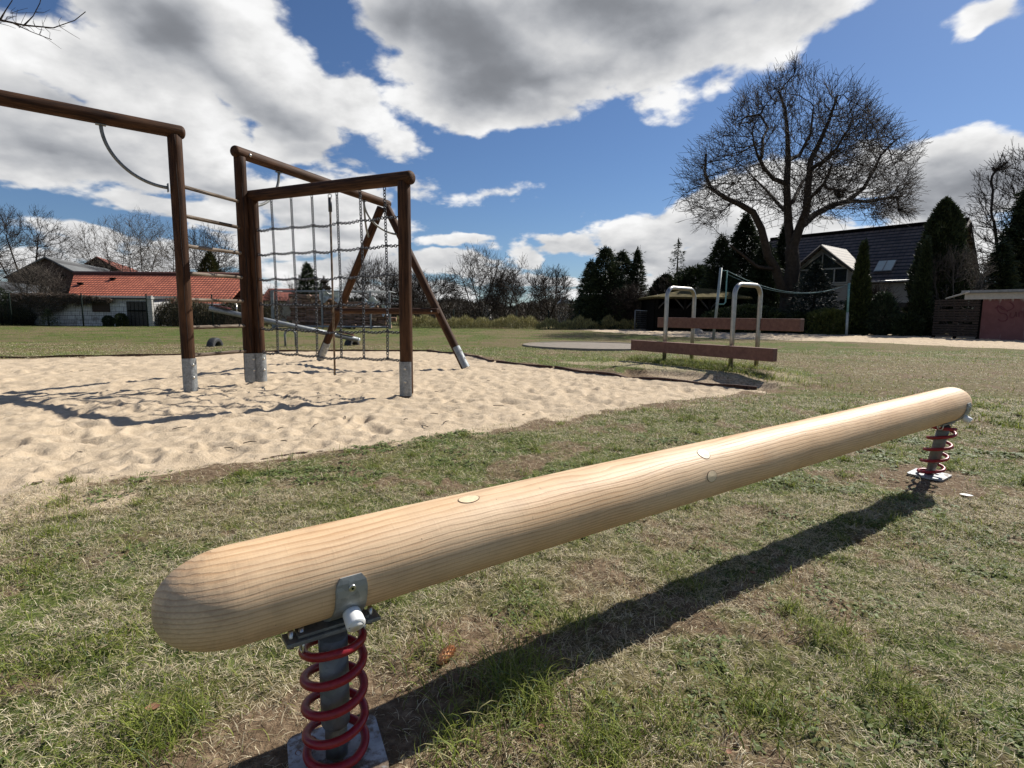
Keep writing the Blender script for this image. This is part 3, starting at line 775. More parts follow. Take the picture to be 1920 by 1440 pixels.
for i, (px, py, n_, l_) in enumerate([(965, 1290, 600, .11), (1010, 1330, 220, .11), (870, 1390, 280, .10), (1260, 1370, 300, .085), (1000, 1170, 260, .07), (210, 1225, 260, .07), (370, 1180, 260, .08), (60, 1260, 220, .08), (640, 1180, 200, .07), (800, 1240, 260, .07), (1130, 1410, 400, .1), (1700, 770, 200, .07), (1840, 760, 500, .09), (1900, 800, 500, .09), (1560, 1200, 400, .08), (1700, 1330, 500, .09), (300, 1380, 500, .10), (60, 1080, 300, .07), (1430, 1330, 400, .08)]):
    g_ = G(px, py); sc_ = .035+.03*g_[1]/3
    parts.append(blades(n_, spot(g_[0], g_[1], sc_, sc_*1.3), lambda x, y: edge_cover(x, y), (l_*.45, l_), .0026, 'tuft', 20+i))
for i in range(330):
    y_ = math.sqrt(_tr.uniform(.8**2, 5.2**2)); x_ = _tr.uniform(-1, 1)*(y_+.4)
    if _tr.random() > cover(np.array([x_]), np.array([y_]))[0]+.25: continue
    sc_ = _tr.uniform(.010, .030); l_ = _tr.uniform(.035, .085)
    parts.append(blades(int(_tr.uniform(25, 110)), spot(x_, y_, sc_, sc_*1.2), edge_cover, (l_*.4, l_), .0024, 'tuft', 600+i))
off = 0; VV = []; TT = []; QQ = []; CC = []
for V, T, Q, c in parts:
    VV.append(V); TT.append(T+off); QQ.append(Q+off); CC.append(c); off += len(V)
me = mesh_np('grass', np.concatenate(VV), np.concatenate(TT), np.concatenate(QQ), np.concatenate(CC))
go = link('grass', me, M['blade']); tag(go, 'short patchy spring grass, green tufts among dry straw', 'grass', kind='stuff')

# ------------------------------------------------------------------ big round log on two springs
def balance_log():
    nf = np.array([-.3403, 1.0048, .3696]); ff = np.array([2.3418, 2.8758, .4249])
    u = ff-nf; L0 = np.linalg.norm(u); u = u/L0; RAD = .084
    base = Vector((SPN[0], SPN[1], 0)); t = empty('spring_log', base, 'thick bare round log lying on two red coil springs in the foreground grass', 'balance beam')
    # ends from the picture: hemisphere tips at px 272 and px 1815
    def along(px):
        lo, hi = -2., 6.
        for _ in range(60):
            mid = (lo+hi)/2; P = nf+u*mid-CP; x = 960+FPX*(P@rt)/(P@fw)
            if x < px: lo = mid
            else: hi = mid
        return lo
    a0 = along(300)-.012; a1 = along(1797)
    L = a1-a0
    # local frame: X along, lathe with noise; slightly out of true like a real trunk
    def kf(x, a):
        k = 1+.010*math.sin(2*a+1.1*x)+.007*math.sin(3*a-2*x)+.012*math.sin(2.1*x+.7)
        for kx, ka in ((.93, 2.2), (1.95, 2.3), (2.62, 1.2)): k += .018*math.exp(-((x-kx)/.07)**2)*max(0, math.cos(a-ka))**2
        return k
    n = 64; prof = []
    e = .125
    for k in range(15):
        th = math.pi/2*k/14; prof.append((e*(1-math.cos(th)), RAD*math.sin(th)**.86))
    ns = 150; body = [(e+(L-2*e)*i/ns, RAD) for i in range(1, ns)]
    prof2 = prof+body+[(L-x, r) for x, r in reversed(prof)]
    vs = []
    for i, (x, r) in enumerate(prof2):
        for j in range(n):
            a = 2*math.pi*j/n
            k = kf(x, a)
            vs.append((x, r*k*math.cos(a), r*k*math.sin(a)))
    fs = [(i*n+j, i*n+(j+1) % n, (i+1)*n+(j+1) % n, (i+1)*n+j) for i in range(len(prof2)-1) for j in range(n)]
    me = bpy.data.meshes.new('log'); me.from_pydata(vs, [], fs)
    bm = bmesh.new(); bm.from_mesh(me); bmesh.ops.remove_doubles(bm, verts=bm.verts[:], dist=.0004); bmesh.ops.recalc_face_normals(bm, faces=bm.faces[:]); bm.to_mesh(me); bm.free()
    me.polygons.foreach_set('use_smooth', np.ones(len(me.polygons), bool)); me.update()
    lg = link('log', me, M['log'], t)
    X = Vector(u); Z = Vector((0, 0, 1)); Y = Z.cross(X).normalized(); Z = X.cross(Y)
    mat3 = Matrix((X, Y, Z)).transposed()
    lg.rotation_mode = 'QUATERNION'; lg.rotation_quaternion = mat3.to_quaternion()
    P0 = Vector(nf+u*a0); lg.location = P0-base
    bpy.context.view_layer.update()
    # knot plugs: where the camera rays of the picture meet the cylinder
    def hit(px, py):
        d = ray(px, py); d = d/np.linalg.norm(d); w = CP-nf
        dd = d-u*(d@u); ww = w-u*(w@u); A = dd@dd; B = 2*dd@ww; C_ = ww@ww-(RAD*1.006)**2
        D = B*B-4*A*C_
        s_ = (-B-math.sqrt(max(D, 0)))/(2*A); return Vector(CP+d*s_)
    for (px, py, ra, rb) in ((879, 935, .024, .0135), (1320, 850, .021, .018), (1335, 893, .021, .016)):
        h = hit(px, py); al = (np.array(h)-nf)@u; nrm = (h-Vector(nf+u*al)).normalized(); RL_ = RAD*kf(al-a0, math.atan2(nrm.dot(Z), nrm.dot(Y))); h = Vector(nf+u*al)+nrm*RL_
        tt = X; bb = nrm.cross(tt).normalized()
        for nm, k, hgt, mt in (('knot_plug', 1., .0012, M['plug']), ('plug_joint', 1.08, .0009, M['plugline'])):
            V = []; NN = 28
            for rr_ in (1, 0):
                for j in range(NN):
                    a = 2*math.pi*j/NN; x_ = ra*k*math.cos(a)*rr_; y_ = rb*k*math.sin(a)*rr_
                    # bend onto the cylinder
                    an = y_/RAD; V.append(h+tt*x_+nrm*(RAD*(math.cos(an)-1)+(hgt if rr_ else hgt+.0004))+bb*(RAD*math.sin(an)))
                if rr_ == 0: V = V[:NN]+[V[NN]]
            F_ = [(j, (j+1) % NN, NN) for j in range(NN)]
            # rim down into the wood
            V += [v-nrm*.004 for v in V[:NN]]; F_ += [(j, j+NN+1, (j+1) % NN+NN+1, (j+1) % NN) for j in range(NN)]
            mb = MB(); mb.add(V, F_, False)
            o = mb.build(nm, mt, t)
            if nm == 'knot_plug': kp = o; sub_of(lg, o)
            else: sub_of(lg, o)
    # springs
    for k, (bxy, near) in enumerate(((SPN, True), (SPF, False))):
        al = (np.array([bxy[0], bxy[1], .37])-nf)@u; c = nf+u*al      # axis point over the spring
        cx_, cy_ = c[0], c[1]; zt = c[2]-RAD
        if near: cx_, cy_ = bxy
        th = math.atan2(u[1], u[0]); Mz = rotz(th)
        # far post leans a little, as in the picture
        lean = Vector((0, 0, 0)) if near else Vector((.0, 0, 0))
        foot_ = Vector((cx_, cy_, 0)) if near else Vector(G(1742, 893))
        topc = Vector((cx_, cy_, zt-.03)) if near else Vector((*(nf+u*(L0-.17))[:2], zt-.03))
        ax = (topc-foot_)
        mb = MB(); 
        mp_ = rotz(R_(24.3) if near else th+.05)
        mb.box(foot_+Vector((0, 0, .010)), (.30, .20, .010), mp_, bev=.003)
        pl = mb.build('base_plate', M['galv'], t)
        # round the plate corners by building it as an outline
        bpy.data.objects.remove(pl)
        out = []
        hw, hl, cr = .083, .086, .020
        for qx, qy, a0_ in ((1, 1, 0), (-1, 1, 90), (-1, -1, 180), (1, -1, 270)):
            for s_ in range(7):
                a = R_(a0_+15*s_); out.append(Vector((qx*(hl-cr)+cr*math.cos(a), qy*(hw-cr)+cr*math.sin(a), 0)))
        out = [mp_ @ v+foot_+Vector((0, 0, .004)) for v in out]
        mb = MB(); mb.prism(out, (0, 0, .010)); mb.build('base_plate', M['plate'], t)
        # inner post and wider sleeve
        mb = MB(); mb.tube([foot_+Vector((0, 0, .010)), foot_+ax*.42], .0205, 28); ip = mb.build('inner_post', M['galv_dark'], t)
        mb = MB(); s0 = foot_+ax*.31; mb.tube([s0, s0+ax.normalized()*.004, foot_+ax], [.0248, .0265, .0265], 32); mb.build('sleeve', M['galv_dark'], t)
        # coil: right-handed helix
        turns = 4.8; rr = .0535; wr = .0082; N = 260; pts = []; z0 = .028; z1 = (zt-.036)
        ph0 = R_(127)+th if near else R_(-30)+th
        for i in range(N+1):
            f = i/N; tt_ = f*turns
            # closed end turns
            zz_ = z0+(z1-z0)*min(1, max(0, (tt_-.45)/(turns-.9)))
            a = ph0+2*math.pi*tt_
            cc_ = foot_+ax*((zz_)/ax.z)
            pts.append((cc_.x+rr*math.cos(a), cc_.y+rr*math.sin(a), zz_))
        mb = MB(); mb.tube(pts, wr, 12); mb.build('coil_spring', M['redp'], t)
        # clamp flanges across the coil, top
        top = Vector((topc.x, topc.y, zt-.012))
        mb = MB(); mb.box(top+Vector((0, 0, -.002)), (.172, .042, .008), Mz, bev=.002)
        mb.box(top+Vector((0, 0, .006)), (.13, .030, .006), Mz, bev=.0015)
        br_ = mb.build('clamp_bar', M['galv_dark'], t)
        for sx_ in (-.074, -.056, .072):
            mb = MB(); cpt = top+Mz @ Vector((sx_, 0, .002)); mb.tube([cpt+Vector((0, 0, -.02)), cpt+Vector((0, 0, .014))], .005, 6); sub_of(br_, mb.build('bolt', M['bolt'], t))
        for sgn in (-1, 1):       # hook straps round the wire
            cpt = top+Mz @ Vector((.0565*sgn, -.001, -.009)); w_ = Mz @ Vector((0, 1, 0))
            arc = [cpt+w_*(.0115*math.cos(a))+Vector((0, 0, .0115*math.sin(a)-.009)) for a in np.linspace(0, -math.pi, 12)]
            arc = [arc[0]+Vector((0, 0, .016))]+arc+[arc[-1]+Vector((0, 0, .016))]
            mb = MB(); mb.tube(arc, .0028, 8); sub_of(br_, mb.build('hook_bolt', M['bolt'], t))
        # saddle brackets cupping the log on both sides
        cen = Vector(nf+u*((np.array(topc)-nf)@u+(.022 if near else .015)))
        for side in (-1, 1):
            mb = MB(); hwid = .0285; rows_ = []
            for i in range(15):
                f = i/14; a = -math.pi/2+side*(f*R_(102)); ro = RAD*1.012
                p_ = cen+Y*(ro*math.cos(a))+Z*(ro*math.sin(a)); o_ = cen+Y*((ro+.006)*math.cos(a))+Z*((ro+.006)*math.sin(a))
                w_ = hwid*(1 if f < .86 else math.sqrt(max(0.08, 1-((f-.86)/.14)**2*.55)))
                w_ += .012*max(0, 1-f/.30)
                rows_.append((p_-X*w_, p_+X*w_, o_+X*w_, o_-X*w_))
            V = [v for r in rows_ for v in r]; F_ = []
            for i in range(14):
                for j in range(4): F_.append((i*4+j, i*4+(j+1) % 4, i*4+4+(j+1) % 4, i*4+4+j))
            F_ += [(0, 3, 2, 1), (56, 57, 58, 59)]
            mb.add(V, F_); sd_ = mb.build('saddle_bracket', M['galv'], t)
            a = -math.pi/2+side*R_(88); nr = Y*math.cos(a)+Z*math.sin(a); hp = cen+nr*(RAD*1.012+.006)
            mb = MB(); mb.tube([hp, hp+nr*.0016, hp+nr*.0026], [.0068, .0068, .0052], 20); sc_ = mb.build('screw', M['bolt'], t); sub_of(sd_, sc_)
            mb = MB(); mb.tube([hp+nr*.0027, hp+nr*.0030], .0024, 6); sub_of(sd_, mb.build('screw_recess', M['fencegreen'], t))
            # white plastic cap on the clamp bolt
            if side == -1:
                a = -math.pi/2+side*R_(51); nr = (Y*math.cos(a)+Z*math.sin(a)); hp = cen+nr*(RAD+.008)+X*.002
                nd = (nr*.6+Y*side*.5*(1 if Y.dot(nr) else 1)).normalized() if 0 else (nr+Y*math.copysign(.45, nr.dot(Y))).normalized()
                mb = MB(); mb.tube([hp, hp+nd*.004, hp+nd*.028, hp+nd*.031, hp+nd*.0315, hp+nd*.026], [.0155, .0165, .0175, .0165, .0125, .0115], 28)
                mb.build('bolt_cap', M['plastic'], t)
    return t
balance_log()

# ------------------------------------------------------------------ climbing frame
def climbing():
    A = Vector(G(357, 733)); B = Vector(G(470, 716)); B2 = Vector((-3.09, 6.98, 0)); D = Vector(G(763, 741)); L1 = Vector(G(600, 674)); L2 = Vector(G(872, 691))
    B2 = Vector(G(489, 715)); PR = .067
    t = empty('climbing_frame', (A+D)/2*1., 'brown timber climbing frame with rung ladder, chain net and curved steel braces', 'climbing frame')
    t.location.z = 0
    def post(P, top, lean=None, shoe=True, nm='post', sh=.34, ang=0., sd_=(.75, -.75)):
        p0 = Vector((P.x, P.y, .02)); p1 = Vector((P.x, P.y, top)) if lean is None else lean
        o = rod(nm, p0, p1, PR, M['post'], t, n=24, wob=.012)
        dx = (p1-p0).normalized()
        # drying crack running down the post, a real dark groove strip
        side = Vector((math.cos(ang), math.sin(ang), 0)); side = (side-dx*side.dot(dx)).normalized(); wv = dx.cross(side)
        if lean is None:
            mb = MB(); k = 14
            pp = [p0+dx*(.45+(top-.75)*i/k)+side*(PR*.985)+wv*(.004*math.sin(i*1.3)) for i in range(k+1)]
            mb.tube(pp, [.001]+[.0032]*(k-1)+[.001], 5); sub_of(o, mb.build('drying_crack', M['crack'], t))
        if shoe:
            mb = MB(); nn = 12; vs = []; ro = PR+.004; dirs = Vector((sd_[0], sd_[1], 0)).normalized()
            dirs = (dirs-dx*dirs.dot(dx)).normalized(); wv2 = dx.cross(dirs)
            for z in (-.02, sh):
                for r_ in (ro, ro+.005):
                    for j in range(nn+1):
                        a = R_(-72+144*j/nn); vs.append(p0+dx*z+(dirs*math.cos(a)+wv2*math.sin(a))*r_)
            m_ = nn+1; F_ = []
            for j in range(nn):
                F_ += [(j, j+1, 2*m_+j+1, 2*m_+j), (m_+j+1, m_+j, 3*m_+j, 3*m_+j+1), (2*m_+j, 2*m_+j+1, 3*m_+j+1, 3*m_+j), (j+1, j, m_+j, m_+j+1)]
            F_ += [(0, 2*m_, 3*m_, m_), (nn, m_+nn, 3*m_+nn, 2*m_+nn)]
            mb.add(vs, F_); s_ = mb.build('post_shoe', M['shoe'], t); sub_of(o, s_)
            for zz_ in (.13, .27):
                hp = p0+dx*zz_+(dirs*math.cos(R_(18))+wv2*math.sin(R_(18)))*(ro+.004); nd = dirs
                mb = MB(); mb.tube([hp, hp+nd*.004, hp+nd*.009], [.015, .014, .006], 14); sub_of(o, mb.build('shoe_bolt', M['bolt'], t))
        return o
    HT = 2.72
    post(A, HT-.04, ang=-1.0); post(B, HT-.02, ang=-.9); post(B2, 2.24, ang=-1.1); post(D, 2.19, ang=-.35, sd_=(-.35, -1))
    dl = (A-Vector((-4.54, 5.16, 0))).normalized()
    E_ = A-dl*3.1
    rod('top_beam', E_+Vector((0, 0, HT)), A+dl*.10+Vector((0, 0, HT)), PR, M['post'], t, n=24, rnd=.05, wob=.008)
    ap = (L1+L2)/2; db = (ap-B); db.z = 0; db.normalize()
    rod('top_beam', B-db*.10+Vector((0, 0, HT+.03)), ap+db*.16+Vector((0, 0, HT)), PR, M['post'], t, n=24, rnd=.05, wob=.008)
    dn = (D-B2).normalized()
    rod('top_beam', B2-dn*.10+Vector((0, 0, 2.265)), D+dn*.12+Vector((0, 0, 2.225)), PR*1.02, M['post'], t, n=24, rnd=.05, wob=.01)
    # end legs
    for P, s_ in ((L1, 1), (L2, -1)):
        post(P, 0, lean=Vector((ap.x, ap.y, HT-.07))+(P-ap).normalized()*.06, nm='leg', sh=.36)
    # mirrored end legs past the left edge
    lat = Vector((-dl.y, dl.x, 0))
    for s_ in (-1, 1):
        P = E_+lat*1.5*s_; post(P, 0, lean=Vector((E_.x, E_.y, HT-.07)), nm='leg', sh=.36)
    # cross bar of the A frame
    k = .42; c1 = L1+(Vector((ap.x, ap.y, HT))-L1)*0.335; c2 = L2+(Vector((ap.x, ap.y, HT))-L2)*.335
    off = Vector((-.1, -.15, 0)).normalized()*.0
    dd = (c2-c1).normalized(); mb = MB()
    nrm_ = dd.cross(Vector((0, 0, 1))).normalized(); 
    if nrm_.y > 0: nrm_ = -nrm_
    cc = (c1+c2)/2+nrm_*.095; Mx = Matrix((dd, nrm_, dd.cross(nrm_))).transposed()
    o = rod('cross_bar', c1+nrm_*.10-dd*.08, c2+nrm_*.10+dd*.10, .05, M['post'], t, n=16, rnd=.02)
    for e_ in (c1, c2):
        mb = MB(); hp = e_+nrm_*.148; mb.tube([hp, hp+nrm_*.005, hp+nrm_*.009], [.014, .013, .006], 12); sub_of(o, mb.build('bolt', M['bolt'], t))
    # rungs between A and B
    da = (B-A).normalized()
    for z in (.39, .69, .99, 1.28, 1.57, 1.87, 2.18):
        r_ = rod('rung', A+da*.05+Vector((0, 0, z+rng.uniform(-.008, .008))), B-da*.05+Vector((0, 0, z+rng.uniform(-.008, .008))), .021, M['rung'], t, n=12, wob=.03)
        r_['label'] = 'weathered grey ladder rung'
    # curved steel braces
    def brace(beam, postp, zb, zp, bd, n_=22):
        """quarter bend: leaves the beam downwards and meets the post sideways"""
        p0 = Vector((beam.x, beam.y, zb)); p3 = Vector((postp.x, postp.y, zp)); mb = MB()
        hx_ = Vector((p3.x-p0.x, p3.y-p0.y, 0)); pts = []
        for i in range(n_+1):
            a = math.pi/2*i/n_
            pts.append(Vector((p0.x+hx_.x*(1-math.cos(a)), p0.y+hx_.y*(1-math.cos(a)), p0.z-(p0.z-p3.z)*math.sin(a))))
        mb.tube(pts, .0165, 12)
        hd = hx_.normalized(); mb.box(pts[-1]-hd*.004, (.010, .055, .085), rotz(math.atan2(hd.y, hd.x)), bev=.003)
        mb.box(pts[0]+Vector((0, 0, -.004)), (.085, .055, .010), rotz(math.atan2(hd.y, hd.x)), bev=.003)
        mb.build('curved_brace', M['galv_dark'], t)
    brace(A-dl*.62, A-dl*.085, HT-PR, 2.14, dl)
    brace(E_+dl*.62, E_+dl*.3, HT-PR, 2.14, dl)
    brace(B+db*.62, B+db*.085, HT-PR+.02, 2.16, db)
    for P in (L1, L2):
        q_ = P+(Vector((ap.x, ap.y, HT))-P)*.80; side_ = (q_-ap); side_.z = 0
        brace(ap-db*.55, q_-db*.03-side_*.0, HT-PR, q_.z, db)
    # climbing chains: links alternate by 90 degrees
    def chain(pts, name):
        pts = [Vector(p) for p in pts]; seg = [(pts[i+1]-pts[i]).length for i in range(len(pts)-1)]; Lc = sum(seg)
        pitch = .029; n_ = int(Lc/pitch); cum = np.concatenate([[0], np.cumsum(seg)])
        def at(s):
            i = min(len(seg)-1, max(0, int(np.searchsorted(cum, s)-1))); return pts[i].lerp(pts[i+1], (s-cum[i])/seg[i])
        mb = MB(); a_, b__ = .0195, .0145; wr = .0050
        for i in range(n_):
            s = (i+.5)*Lc/n_; c = at(s); d_ = (at(min(Lc, s+.01))-at(max(0, s-.01))).normalized()
            ref = Vector((.3, .2, 1)) if abs(d_.z) < .8 else Vector((1, .4, 0)); u_ = d_.cross(ref).normalized(); v_ = d_.cross(u_)
            w_ = (u_+v_).normalized() if i % 2 else (u_-v_).normalized()
            pp = [c+d_*(a_*math.cos(a))+w_*(b__*math.sin(a)) for a in np.linspace(0, 2*math.pi, 9)[:-1]]
            mb.tube(pp, wr, 5, closed=True)
        return mb.build(name, M['chain'], t)
    bz = 2.265-PR
    xs = [.145, .29, .435, .60, .745, .89]
    Ln = (D-B2).length
    zr = [.385, .68, .98, 1.28, 1.58, 1.87]
    netoff = Vector((0, 0, 0))
    for f in xs:
        P = B2+(D-B2)*f; chain([P+Vector((0, 0, bz-.04*f)), P+Vector((.01, .01, 1.2)), P+Vector((0, 0, .385-.02))], 'hanging_chain')
    for z in zr:
        kn = [0]+xs+[1]; pts = []
        for i in range(len(kn)-1):
            for s_ in range(4):
                f = kn[i]+(kn[i+1]-kn[i])*s_/4; pts.append(B2+(D-B2)*(f+(.03 if f == 0 else 0))+Vector((0, 0, z-.02*math.sin(math.pi*s_/4)*(1.3 if i in (0, 3) else .8)-.02*math.sin(math.pi*f))))
        pts.append(D-dn*.07+Vector((0, 0, z))); chain(pts, 'cross_chain')
    # steel climbing pole hung on an eye bolt
    P = B2+(D-B2)*.555; q0 = P+Vector((.0, .0, 2.265-PR-.02)); q1 = Vector(G(628, 703)); q1 = Vector(G(628, 703, .08)); q1.z = .08
    mb = MB(); mb.tube([q0-Vector((0, 0, .13)), q1], .0125, 12); pl = mb.build('climbing_pole', M['palepost'] if 0 else M['rung'], t)
    mb = MB(); mb.tube([q0-Vector((0, 0, .05)), q0-Vector((0, 0, .20))], .021, 12); mb.build('pole_socket', M['chain'], t)
    mb = MB(); mb.tube([q0+Vector((.02*math.cos(a), 0, .02*math.sin(a)-.03)) for a in np.linspace(0, 2*math.pi, 13)[:-1]], .005, 6, closed=True); mb.build('eye_ring', M['bolt'], t)
    mb = MB(); mb.tube([q1, q1+Vector((0, 0, .05))], .017, 12); mb.build('pole_end_cap', M['shoe'], t)
    for px, py in ((455, 281),):
        hp = Vector(onplane(px, py, B+Vector((0, 0, HT)), (np.array([db.y, -db.x, 0])))) if 0 else B+db*.10+Vector((db.y, -db.x, 0))*PR+Vector((0, 0, HT+.02))
        nd = Vector((db.y, -db.x, 0)); mb = MB(); mb.tube([hp-nd*.004, hp+nd*.004, hp+nd*.01], [.022, .02, .008], 14); mb.build('bolt', M['bolt'], t)
climbing()

# sand pit edging boards standing between the sand and the turf
def edging():
    segs = [g2((1420, 730), (1200, 712)), g2((1200, 712), (1040, 690)), g2((1036, 689.5), (930, 680)), g2((926, 679), (870, 665)), g2((870, 665), (800, 658)), g2((800, 658), (640, 658.5)), g2((640, 658.5), (480, 660)),
            g2((370, 665), (180, 669)), g2((180, 669), (-300, 678)), g2((60, 910), (230, 889)), g2((400, 868), (640, 841))]
    for i, ((x0, y0), (x1, y1)) in enumerate(segs):
        n_ = max(2, int(math.hypot(x1-x0, y1-y0)/.12)); L = Vector((x1-x0, y1-y0, 0)); d = L.normalized(); w = Vector((-d.y, d.x, 0)); mb = MB(); rows_ = []
        hh_ = .030 if i < 9 else (.008 if i == 9 else -.006)
        ph = rng.uniform(0, 6)
        for k in range(n_+1):
            p = Vector((x0, y0, 0))+L*k/n_+w*.02*math.sin(ph+k*.4); zt = hh_+.008*math.sin(k*.7+ph)+ground_h(np.array([p.x]), np.array([p.y]))[0]*.6
            rows_.append((p-w*.02+Vector((0, 0, -.12)), p+w*.02+Vector((0, 0, -.12)), p+w*.02+Vector((0, 0, zt)), p-w*.02+Vector((0, 0, zt))))
        V = [v for r in rows_ for v in r]; F_ = [(a*4+j, a*4+(j+1) % 4, a*4+4+(j+1) % 4, a*4+4+j) for a in range(n_) for j in range(4)]+[(0, 3, 2, 1), (4*n_, 4*n_+1, 4*n_+2, 4*n_+3)]
        mb.add(V, F_); o = mb.build('edging_board', M['board'], None, origin=((x0+x1)/2, (y0+y1)/2, 0))
        lab = ['dark edging board of the sand pit in front of the bench hoops', 'dark edging board of the sand pit just left of the red-brown bench', 'dark edging board of the sand pit in front of the round concrete pad', 'short dark edging board right of the leaning frame leg with the steel shoe', 'curving dark edging board behind the right leaning leg of the climbing frame', 'dark edging board behind the sand, seen through the right half of the chain net', 'dark edging board behind the sand, seen through the left half of the chain net', 'low edging board at the far side of the sand, left of the tallest front post', 'low edging board at the far side of the sand by the left picture edge', 'half buried dark edging board at the near left corner of the sand', 'buried edging board along the near rim of the sand, above the log'][i]
        tag(o, lab, 'edging board', 'edging boards round the sand pit')
edging()

# ------------------------------------------------------------------ hoop bench
def bench():
    F1 = Vector(G(1245, 688)); K1 = Vector(G(1296, 683)); F2 = Vector(G(1369, 702)); K2 = Vector(G(1417, 697))
    t = empty('hoop_bench', (F1+K2)/2, 'two steel hoops carrying two staggered red-brown beams beside the sand pit', 'bench')
    for a, b_ in ((F1, K1), (F2, K2)):
        top = 1.345; d = (b_-a); Lh = d.length; d.normalize(); cr = .17; pts = [a+Vector((0, 0, -.05)), a+Vector((0, 0, .6)), a+Vector((0, 0, top-cr))]
        for i in range(1, 9): an = math.pi/2*i/8; pts.append(a+d*(cr-cr*math.cos(an))+Vector((0, 0, top-cr+cr*math.sin(an))))
        for i in range(0, 9): an = math.pi/2*i/8; pts.append(b_-d*(cr-cr*math.sin(an))+Vector((0, 0, top-cr+cr*math.cos(an))))
        pts += [b_+Vector((0, 0, .6)), b_+Vector((0, 0, -.05))]
        mb = MB(); mb.tube(pts, .0345, 20); mb.build('steel_hoop', M['inox'], t)
    fd = (F2-F1); fd.z = 0; fd.normalize(); nr = Vector((-fd.y, fd.x, 0))
    if nr.y > 0: nr = -nr
    nr = -Vector((K1.x-F1.x, K1.y-F1.y, 0)).normalized()
    nr = (nr-fd*nr.dot(fd)).normalized()
    for (P, Q_, x0, x1, ya, yb) in ((F1, F2, 1183, 1450, 638, 657), (K1, K2, 1233, 1501, 595, 615)):
        off = nr*(.0385+.055); n_ = np.array(nr)
        e0t = Vector(onplane(x0, ya, P+nr*(.0385+.10), n_)); e0b = Vector(onplane(x0, yb, P+nr*(.0385+.10), n_)); yr = {1450: (653, 678), 1501: (598, 620)}[x1]
        e1t = Vector(onplane(x1, yr[0], P+nr*(.0385+.10), n_)); e1b = Vector(onplane(x1, yr[1], P+nr*(.0385+.10), n_))
        zt = (e0t.z+e1t.z)/2; zb = (e0b.z+e1b.z)/2; h = zt-zb
        c = (Vector((e0t.x, e0t.y, 0))+Vector((e1t.x, e1t.y, 0)))/2-nr*.05; Lb = (Vector((e0t.x, e0t.y, 0))-Vector((e1t.x, e1t.y, 0))).length
        mb = MB(); mb.box(c+Vector((0, 0, (zt+zb)/2)), (Lb, .10, h), rotz(math.atan2(fd.y, fd.x)), bev=.008); o = mb.build('beam', M['plank'], t)
        o['label'] = 'low front beam' if x0 == 1183 else 'higher rear beam'
bench()

# ------------------------------------------------------------------ seesaw, tyres, round pad, net posts
def seesaw():
    P = Vector(G(545, 649)); t = empty('seesaw', P, 'galvanised tube seesaw on a small arch, its right end down, behind the chain net', 'seesaw')
    a = Vector(atY(392, 578, P.y-.9)); c = Vector(atY(671, 637, P.y+.35)); d = (c-a).normalized()
    mb = MB(); mb.tube([a, a+d*.01, c-d*.01, c], [.05, .065, .065, .05], 18); mb.build('seesaw_tube', M['shoe'], t)
    mb = MB(); w = Vector((1, .3, 0)).normalized(); pts = []
    for i in range(15):
        an = math.pi*i/14; pts.append(P-w*.13*math.cos(an)+Vector((0, 0, .30+.13*math.sin(an))))
    pts = [pts[0]-Vector((0, 0, .34))]+pts+[pts[-1]-Vector((0, 0, .34))]; mb.tube(pts, .028, 12); mb.build('support_arch', M['shoe'], t)
    for s_, e in ((1, a), (-1, c)):
        for k in (.30, ):
            q_ = e+d*s_*k+Vector((0, 0, .085)); mb = MB()
            wv = d.cross(Vector((0, 0, 1))).normalized(); V = []; F_ = []
            n_ = 20; out = [q_+d*(.21*math.cos(x))+wv*(.12*math.sin(x))*(1.15 if math.cos(x)*s_ > 0 else .85) for x in np.linspace(0, 2*math.pi, n_+1)[:-1]]
            mb.prism(out, (0, 0, .035)); st = mb.build('seat', M['seat'], t)
            h0 = q_+d*s_*.33; mb = MB(); mb.tube([h0-Vector((0, 0, .08)), h0+Vector((0, 0, .16))], .014, 10); mb.tube([h0+Vector((0, 0, .16))-wv*.13, h0+Vector((0, 0, .16))+wv*.13], .014, 10); mb.build('handle', M['bolt'], t)
    mb = MB(); mb.tube([c-d*.0, c+d*.045, c+d*.06], [.06, .055, .02], 14); mb.build('end_cap', M['plastic'], t)
seesaw()
def tyre(px, py, label, rz):
    P = Vector(G(px, py)); mb = MB(); R0, r = .19, .085; V = []; F_ = []; n_, k_ = 30, 14
    Mz = rotz(rz)
    for i in range(n_+1):
        a = math.pi*i/n_
        for j in range(k_):
            b_ = 2*math.pi*j/k_; cb, sb = math.cos(b_), math.sin(b_)
            rr = R0+math.copysign(abs(cb)**.6, cb)*r*.75; wv = math.copysign(abs(sb)**.6, sb)*.10
            if cb > .5: rr -= .008*((i+(j % 2)) % 2)
            V.append(Mz @ Vector((rr*math.cos(a), wv, rr*math.sin(a)))+P+Vector((0, 0, -.03)))
    for i in range(n_):
        for j in range(k_): F_.append((i*k_+j, i*k_+(j+1) % k_, (i+1)*k_+(j+1) % k_, (i+1)*k_+j))
    mb.add(V, F_, False); o = mb.build('tyre', M['tyre'], None, origin=P); tag(o, label, 'tyre', 'half-buried bumper tyres')
tyre(403, 649, 'half-buried black tyre standing alone between the two front posts', 1.5); tyre(660, 648, 'half-buried black tyre under the lowered seesaw end', 1.2)

